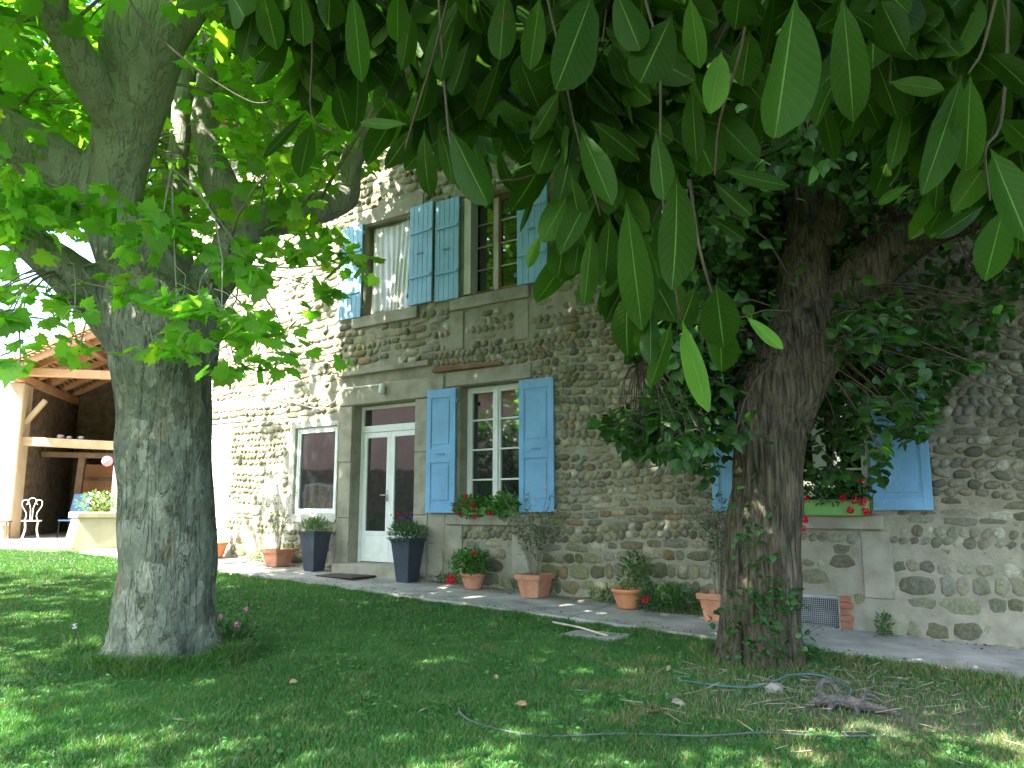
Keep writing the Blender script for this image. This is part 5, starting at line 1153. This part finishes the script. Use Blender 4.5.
# window boxes
def sill_at(u, w, z): x, y = WP(u, w); return (x, y, z)
o = empty('geranium_trough', sill_at(-1.08, .04, 1.512), -R(35), 'left of the two geranium boxes on the lower window sill, with more red blooms', 'flower box', 'geranium boxes on the lower window sill')
m = MB(); m.box(-.22, .22, -.06, .07, 0, .12); m.build('trough', M['greenplastic'], o, bevel=.01); bush(o, 420, (-.02, -.08, .12), (.34, .15, .15), HEART, (.025, .06), (.06, .15, .035))
blooms(o, [(-.27, -.16, .08), (-.08, -.18, .13), (-.15, -.2, .02), (.10, -.2, .17), (-.03, -.2, .26), (.13, -.2, -.03), (.12, -.2, .10)], .034, (.62, .012, .05))
o = empty('geranium_trough', sill_at(-.55, .04, 1.512), -R(35), 'right of the two geranium boxes on the lower window sill, almost without blooms', 'flower box', 'geranium boxes on the lower window sill')
m = MB(); m.box(-.20, .20, -.06, .07, 0, .12); m.build('trough', M['greenplastic'], o, bevel=.01); bush(o, 420, (0, -.08, .14), (.27, .14, .15), HEART, (.025, .065), (.075, .19, .04)); blooms(o, [(-.14, -.18, .02)], .03, (.62, .012, .05))
o = empty('geranium_trough', sill_at(3.84, .05, 1.512), -R(35), 'pale green trough of red geraniums on the window sill right of the lime trunk', 'flower box')
m = MB(); m.lathe([(.30, 0), (.34, .01), (.36, .15), (.375, .155), (.375, .17), (.35, .17)], (0, 0, 0), 32, sq=12)
for i, v in enumerate(m.v): m.v[i] = (v[0] * .95, v[1] * .24 - .005, v[2])
m.build('trough', M['greenplastic'], o); bush(o, 480, (-.05, -.02, .26), (.40, .14, .15), HEART, (.03, .06), (.05, .13, .035)); 
blooms(o, [(-.36, -.12, .06), (-.30, -.14, -.04), (-.42, -.10, .14), (-.33, -.16, -.14), (.10, -.12, .18), (.22, -.12, .16), (.18, -.14, .06), (.33, -.14, .05), (.30, -.12, .14), (-.28, -.1, .18), (.28, -.1, .38)], .042, (.64, .012, .06))

# ------------------------------------------------------------------ court planter with white flowers
px_, py_ = -8.75, 17.3; z0 = H(px_, py_)
o = empty('stone_trough', (px_, py_, z0), R(38), 'big pale stone trough of white flowers beyond the plane trunk', 'planter')
m = MB(); m.hexa([(-.62, -.45, 0), (.75, -.45, 0), (.75, .45, 0), (-.62, .45, 0), (-.50, -.42, .62), (.66, -.42, .62), (.66, .42, .62), (-.50, .42, .62)]); m.box(-.56, .72, -.48, .48, .62, .74); m.build('trough', simple('yellow_stone', (.42, .38, .26), (.52, .48, .35), 4, .9), o, bevel=.02)
bush(o, 700, (.05, 0, .92), (.55, .38, .28), OVAL, (.05, .09), (.12, .2, .06)); blooms(o, [(rng.uniform(-.4, .5), rng.uniform(-.4, .3), rng.uniform(.9, 1.15)) for _ in range(28)], .035, (.7, .7, .62), 10)

# ------------------------------------------------------------------ flowers and things on the lawn
def lawn_pt(x, y, z=0): return (x, y, H(x, y) + z)
o = empty('pink_flower_clump', lawn_pt(-2.46, 7.35), 0, 'small leafy clump with pink blooms at the right foot of the plane trunk', 'flowers')
bush(o, 420, (0, 0, .10), (.24, .2, .16), OVAL, (.03, .07), (.03, .08, .02)); m = MB(); fl = [(-.12, -.05, .30), (.04, -.06, .24), (.08, .02, .36)]
for f in fl: m.tube([(f[0] * .3, f[1] * .3, 0), f], .003, 5)
m.build('stems', M['red_twig'], o); blooms(o, fl, .028, (.60, .22, .36), 16)
o = empty('white_flower', lawn_pt(-3.75, 7.1), 0, 'single small white flower in the grass left of the plane trunk', 'flower')
m = MB(); m.tube([(0, 0, 0), (.03, 0, .12), (.0, 0, .22)], .003, 5); m.build('stem', M['red_twig'], o); blooms(o, [(0, 0, .23)], .025, (.6, .58, .6), 14); bush(o, 60, (0, 0, .06), (.14, .1, .06), OVAL, (.04, .07), (.09, .15, .03))

def hose(name, pts, r, mat, label):
    P = [(x, y, H(x, y) + z) for x, y, z in pts]; sp = spline(P, 8); m = MB(); m.tube([tuple(p) for p in sp], r, 10)
    setp(m.build(name, mat, None, True), label, 'hose')
hose('garden_hose', [(1.30, 6.62, .02), (1.50, 6.45, .03), (1.78, 6.36, .035), (2.0, 6.46, .05), (2.21, 6.62, .075), (2.48, 6.68, .06), (2.58, 6.40, .04), (2.50, 6.22, .03)], .009, M['hose'], 'blue-green garden hose lying round the foot of the lime trunk')
hose('garden_hose', [(-.33, 5.72, .012), (-.35, 5.56, .036), (-.27, 5.34, .040), (-.10, 5.21, .030), (.12, 5.16, .012), (.29, 5.14, .016), (.6, 5.18, .024), (.85, 5.22, .014), (1.2, 5.2, .020), (1.55, 5.27, .026), (1.9, 5.28, .012), (2.25, 5.26, .024), (2.45, 5.3, .01)], .0075, M['grayhose'], 'grey hose half sunk in the grass of the front lawn')
# driftwood stump
o = empty('driftwood', lawn_pt(2.32, 5.92), R(20), 'gnarled grey root with a looped knot lying on the lawn beside the hose', 'driftwood')
def dw(seg, r, n=14):
    m = MB(); sp = spline(seg, 6); m.tube([tuple(p[:3]) for p in sp], [p[3] for p in sp], n); return m
mm = MB()
for seg in ([(-.26, .20, -.01, .022), (-.16, .14, .05, .034), (-.05, .06, .07, .045), (.04, -.02, .06, .050), (.13, -.12, .05, .042), (.24, -.20, .03, .030), (.36, -.30, .0, .016)],
            [(-.06, .10, .05, .032), (-.11, .13, .13, .026), (-.06, .15, .195, .025), (.02, .13, .18, .026), (.04, .08, .11, .028), (-.01, .05, .06, .030)],
            [(.0, .02, .05, .034), (.10, .08, .07, .028), (.20, .07, .06, .020), (.30, .12, .01, .010)],
            [(-.05, .05, .04, .034), (-.14, -.02, .035, .026), (-.22, -.10, .0, .012)],
            [(.06, -.03, .05, .030), (.03, -.14, .04, .024), (-.03, -.22, .0, .012)],
            [(.12, -.10, .06, .030), (.20, -.07, .11, .022), (.28, -.10, .10, .016), (.34, -.16, .05, .010)]):
    sp = spline(seg, 6); mm.tube([tuple(p[:3]) for p in sp], [p[3] for p in sp], 14)
d = mm.build('wood', M['driftwood'], None, True)
r = d.modifiers.new('r', 'REMESH'); r.mode = 'VOXEL'; r.voxel_size = .009
dg = bpy.context.evaluated_depsgraph_get(); me = bpy.data.meshes.new_from_object(d.evaluated_get(dg)); bpy.data.objects.remove(d)
for v in me.vertices: v.co += v.normal * (.007 * noise.noise(Vector((v.co.x * 22, v.co.y * 22, v.co.z * 30))) + .005 * noise.noise(v.co * 60))
me.polygons.foreach_set('use_smooth', [True] * len(me.polygons)); d = bpy.data.objects.new('root', me); COL.objects.link(d); d.parent = o; o.scale = (.8, .8, .9)
def rock(name, x, y, s, label, sq=(1, .7, .6), mat='rock', seed=0):
    m = MB(); m.ball((0, 0, 0), s, 12); m.v = [tuple(Vector(v) * (1 + .25 * noise.noise(Vector(v) * 1.1 / s + Vector((seed, 0, 0))))) for v in m.v]; m.v = [(v[0] * sq[0], v[1] * sq[1], v[2] * sq[2]) for v in m.v]
    o = m.build(name, M[mat], None, True, loc=lawn_pt(x, y, s * .3)); setp(o, label, 'stone')
rock('stone', 2.0, 6.40, .07, 'grey-pink rounded stone lying in front of the lime trunk by the hose')
# flat slab in the grass and the cane beside it
m = MB(); m.hexa([(-.30, -.22, 0), (.33, -.25, 0), (.34, .24, 0), (-.26, .25, 0), (-.30, -.22, .035), (.33, -.25, .035), (.34, .24, .035), (-.26, .25, .035)])
o = m.build('stone_slab', M['concrete'], bevel=.01, loc=lawn_pt(.80, 8.42, -.012)); o.rotation_euler = (0, 0, R(-30)); setp(o, 'flat grey slab sunk in the grass beside the path', 'slab')
m = MB(); a = (.44, 8.86); b = (.95, 8.25); m.tube([(a[0], a[1], H(*a) + .06), ((a[0] + b[0]) / 2, (a[1] + b[1]) / 2, H(.7, 8.6) + .065), (b[0], b[1], H(*b) + .045)], .011, 8); o = m.build('cane', simple('pale_cane', (.40, .34, .25), (.52, .46, .36), 9, .7), None, True); setp(o, 'thin pale wooden cane lying across the grey slab', 'stick')
# fallen leaves and twigs on the lawn
rl = np.random.default_rng(5)
spots = [(-.12, 6.5), (1.2, 5.9), (.95, 5.6), (2.05, 5.55), (1.3, 6.9), (.55, 7.3), (-.6, 5.5), (.1, 5.7), (-1.6, 6.2), (-2.1, 5.2), (2.8, 5.7), (3.2, 6.3), (1.7, 5.0), (-.9, 7.0)]
spots.sort(key=lambda q: q[0] / q[1]); ordinal = 'leftmost|second|third|fourth|fifth|sixth|seventh|eighth|ninth|tenth|eleventh|twelfth|thirteenth|rightmost'.split('|')
for i, (x, y) in enumerate(spots):
    s = rl.uniform(.06, .11); T_ = PLANE if i % 2 else OVAL; V = T_[0] * s; a = rl.uniform(0, 6.28); tx, ty = rl.normal(0, .3, 2)
    Rm = np.array(Matrix.Rotation(a, 3, 'Z') @ Matrix.Rotation(tx, 3, 'X') @ Matrix.Rotation(ty, 3, 'Y')); V = V @ Rm.T
    o = fast_mesh('fallen_leaf', V, tris=T_[1], mats=[M['deadleaf'] if i % 3 else M['pale_twig']]); o.location = lawn_pt(x, y, .045 + .01 * (i % 3))
    w_ = ordinal[i] if i in (0, 13) else ordinal[i] + ' from the left'
    setp(o, ('lobed' if i % 2 else 'oval') + ' dry fallen leaf on the lawn, ' + w_ + ' of the fourteen', 'leaf', 'fallen leaves on the lawn')
m = MB()
for i in range(260):
    x = rl.normal(2.4, .8); y = rl.normal(6.5, .7); 
    if math.hypot(x - 2.16, y - 7.35) < .5: continue
    a = rl.uniform(0, 6.28); L = rl.uniform(.04, .22); z = H(x, y) + rl.uniform(.015, .05); m.tube([(x, y, z), (x + L * math.cos(a), y + L * math.sin(a), z + rl.uniform(-.01, .05))], rl.uniform(.0015, .004), 5)
o = m.build('twig_litter', M['pale_twig'], None, True); setp(o, 'scatter of dry twigs and straw on the bare ground under the lime tree', 'twig litter', kind='stuff')

# ------------------------------------------------------------------ grass
def tnoise(x, y, f, s=0): return np.array([noise.noise(Vector((a * f + s, b * f, s))) for a, b in zip(x, y)])
def make_grass(name, X, Y, hmul, wmul, label):
    n = len(X); big = tnoise(X, Y, .55, 3); mid = tnoise(X, Y, 3.2, 8); w = (np.stack([X, Y], 1) - W0) @ N_
    bare = np.clip((1.35 - np.hypot((X - 2.75) / 1.75, (Y - 6.1) / 1.15)) * 1.1 + .9 * mid + .5 * big, 0, .93) * (np.hypot((X - 2.75) / 1.9, (Y - 6.1) / 1.35) < 1.5); bare = np.maximum(bare, np.clip((.75 - np.hypot(X + 3, Y - 7.1)) * .9, 0, .5))
    keep = (rng.random(n) > bare * .90) & (np.hypot(X - 2.16, Y - 7.35) > .34) & (np.hypot(X + 2.99, Y - 7.1) > .36)
    slab = (np.abs((X - .80) * .87 - (Y - 8.42) * .5) < .30) & (np.abs((X - .80) * .5 + (Y - 8.42) * .87) < .22); keep &= ~slab
    X, Y, big, mid, w, bare = [a[keep] for a in (X, Y, big, mid, w, bare)]; n = len(X)
    edge = np.clip(1 - np.abs(w - 1.45) / .28, 0, 1) * (X > 2.2) * .9 + np.clip(1 - np.abs(w - 1.42) / .12, 0, 1) * .35
    foot = np.clip(1 - np.abs(np.hypot(X + 2.99, Y - 7.1) - .62) / .24, 0, 1) + .7 * np.clip(1 - np.abs(np.hypot(X - 2.16, Y - 7.35) - .52) / .14, 0, 1); edge = edge + foot * (1.8 + mid)
    h = (.034 + .022 * rng.random(n)) * (1 + .45 * big + .5 * mid) * (1 + edge * 1.4) * hmul; h *= np.where(bare > .3, .9, 1)
    h = np.clip(h, .015, .17)
    a = rng.uniform(0, 2 * math.pi, n); lean = h * rng.uniform(.2, 1.1, n); wd = rng.uniform(.0016, .0034, n) * wmul * (1 + edge * .3)
    b = rng.uniform(0, 2 * math.pi, n); dx, dy = np.cos(a), np.sin(a); sx, sy = np.cos(b) * wd, np.sin(b) * wd; Z = terrain(X, Y) - .004
    V = np.empty((n, 5, 3)); V[:, 0] = np.stack([X - sx, Y - sy, Z], 1); V[:, 1] = np.stack([X + sx, Y + sy, Z], 1)
    mx, my = X + dx * lean * .35, Y + dy * lean * .35; V[:, 2] = np.stack([mx + sx * .8, my + sy * .8, Z + h * .62], 1); V[:, 3] = np.stack([mx - sx * .8, my - sy * .8, Z + h * .62], 1)
    V[:, 4] = np.stack([X + dx * lean, Y + dy * lean, Z + h], 1); k = np.arange(n)[:, None] * 5
    c = np.array([(0.048, 0.158, 0.028)]) * (1 + .35 * rng.normal(0, 1, (n, 1)).clip(-1.5, 1.5) * .6) * (1 + .35 * big[:, None])
    dry = rng.random(n) < (.05 + .30 * (bare > .2) + .10 * (mid > .25)); c[dry] = np.array((.24, .20, .10)) * rng.uniform(.7, 1.2, (dry.sum(), 1))
    o = fast_mesh(name, V.reshape(-1, 3), tris=k + np.array([[3, 2, 4]]), quads=k + np.array([[0, 1, 2, 3]]), mats=[M['grass']], col=np.repeat(np.clip(c, .004, 1), 5, axis=0)); setp(o, label, 'grass', kind='stuff')
def sample(n, x0, x1, y0, y1, cond):
    X = rng.uniform(x0, x1, n); Y = rng.uniform(y0, y1, n); k = cond(X, Y); return X[k], Y[k]
inl = lambda X, Y: (((np.stack([X, Y], 1) - W0) @ N_) > 1.27 + .07 * np.sin(X * 7.3 + Y * 3) + .05 * np.sin(X * 17 + 1) + rng.exponential(.03, len(X)) * np.where(rng.random(len(X)) < .5, -1, 1))
court = lambda X, Y: (-(X - cx) * math.sin(ang) + (Y - cy_) * math.cos(ang)) < .05 + .15 * np.sin(X * 3)
rng = np.random.default_rng(21)
Xa, Ya = sample(520000, -6.4, 5.6, 4.0, 8.2, lambda X, Y: inl(X, Y) & (np.abs(X) < .68 * Y + 1.0))
Xb, Yb = sample(260000, -9.8, 5, 8.2, 12, lambda X, Y: inl(X, Y) & (np.abs(X) < .68 * Y + 1.6))
Xc, Yc = sample(170000, -14, -3, 12, 18, lambda X, Y: inl(X, Y) & court(X, Y) & (X > -.7 * Y - 1.6))
Xd, Yd = sample(120000, -5, 5, .5, 4.0, inl)
X = np.concatenate([Xa, Xd]); Y = np.concatenate([Ya, Yd]); make_grass('grass', X, Y, 1, 1, 'short green lawn grass in the dappled foreground')
make_grass('grass', np.concatenate([Xb, Xc]), np.concatenate([Yb, Yc]), 1.0, 1.7, 'sunlit and shaded lawn grass further back towards the path and court')

Xw, Yw = sample(16000, -5, 4.6, 4.2, 11, lambda X, Y: inl(X, Y) & (np.abs(X) < .68 * Y + .3)); kk = tnoise(Xw, Yw, 1.7, 12) > .12; Xw, Yw = Xw[kk], Yw[kk]; n = len(Xw)
P = np.stack([Xw, Yw, terrain(Xw, Yw) + rng.uniform(.022, .05, n)], 1); aa = rng.uniform(0, 6.28, n); D = np.stack([np.cos(aa), np.sin(aa), rng.normal(.1, .2, n)], 1)
X, Yv, Z = rand_frames(n, D, 0, .1); V, T, C = scatter(OVAL[0] * np.array([1.7, 1, 1]), OVAL[1], P, X, Yv, Z, rng.uniform(.016, .040, n), np.array([(.05, .15, .035)]) * rng.uniform(.6, 1.5, (n, 1)))
setp(fast_mesh('clover', V, tris=T, mats=[M['pot_leaf']], col=C), 'low clover and broad-leaved weeds mixed through the lawn', 'ground cover', kind='stuff')

# crumbs of soil, dry leaf bits and small stones blown onto the path
m = MB(); rp = np.random.default_rng(9)
for i in range(1500):
    u = rp.uniform(-7.5, 5.6); w = (rp.exponential(.10) + .03) if rp.random() < .55 else 1.27 - rp.exponential(.12)
    if not .02 < w < 1.26: continue
    x, y = WP(u, w); s_ = rp.uniform(.006, .02) * (1.6 if rp.random() < .08 else 1); a_ = rp.uniform(0, 6.28); z_ = path_z(u, w) + .002; c_, n_ = math.cos(a_) * s_, math.sin(a_) * s_
    m.add([(x - c_, y - n_, z_), (x + n_ * .6, y - c_ * .6, z_), (x + c_, y + n_, z_ + s_ * .2), (x - n_ * .6, y + c_ * .6, z_), (x, y, z_ + s_ * .45)], [(0, 1, 4), (1, 2, 4), (2, 3, 4), (3, 0, 4)], int(rp.integers(0, 3)))
setp(m.build('path_litter', [M['soil'], M['deadleaf'], M['rock']]), 'crumbs of soil, dry leaf bits and grit lying along both edges of the path', 'litter', kind='stuff')
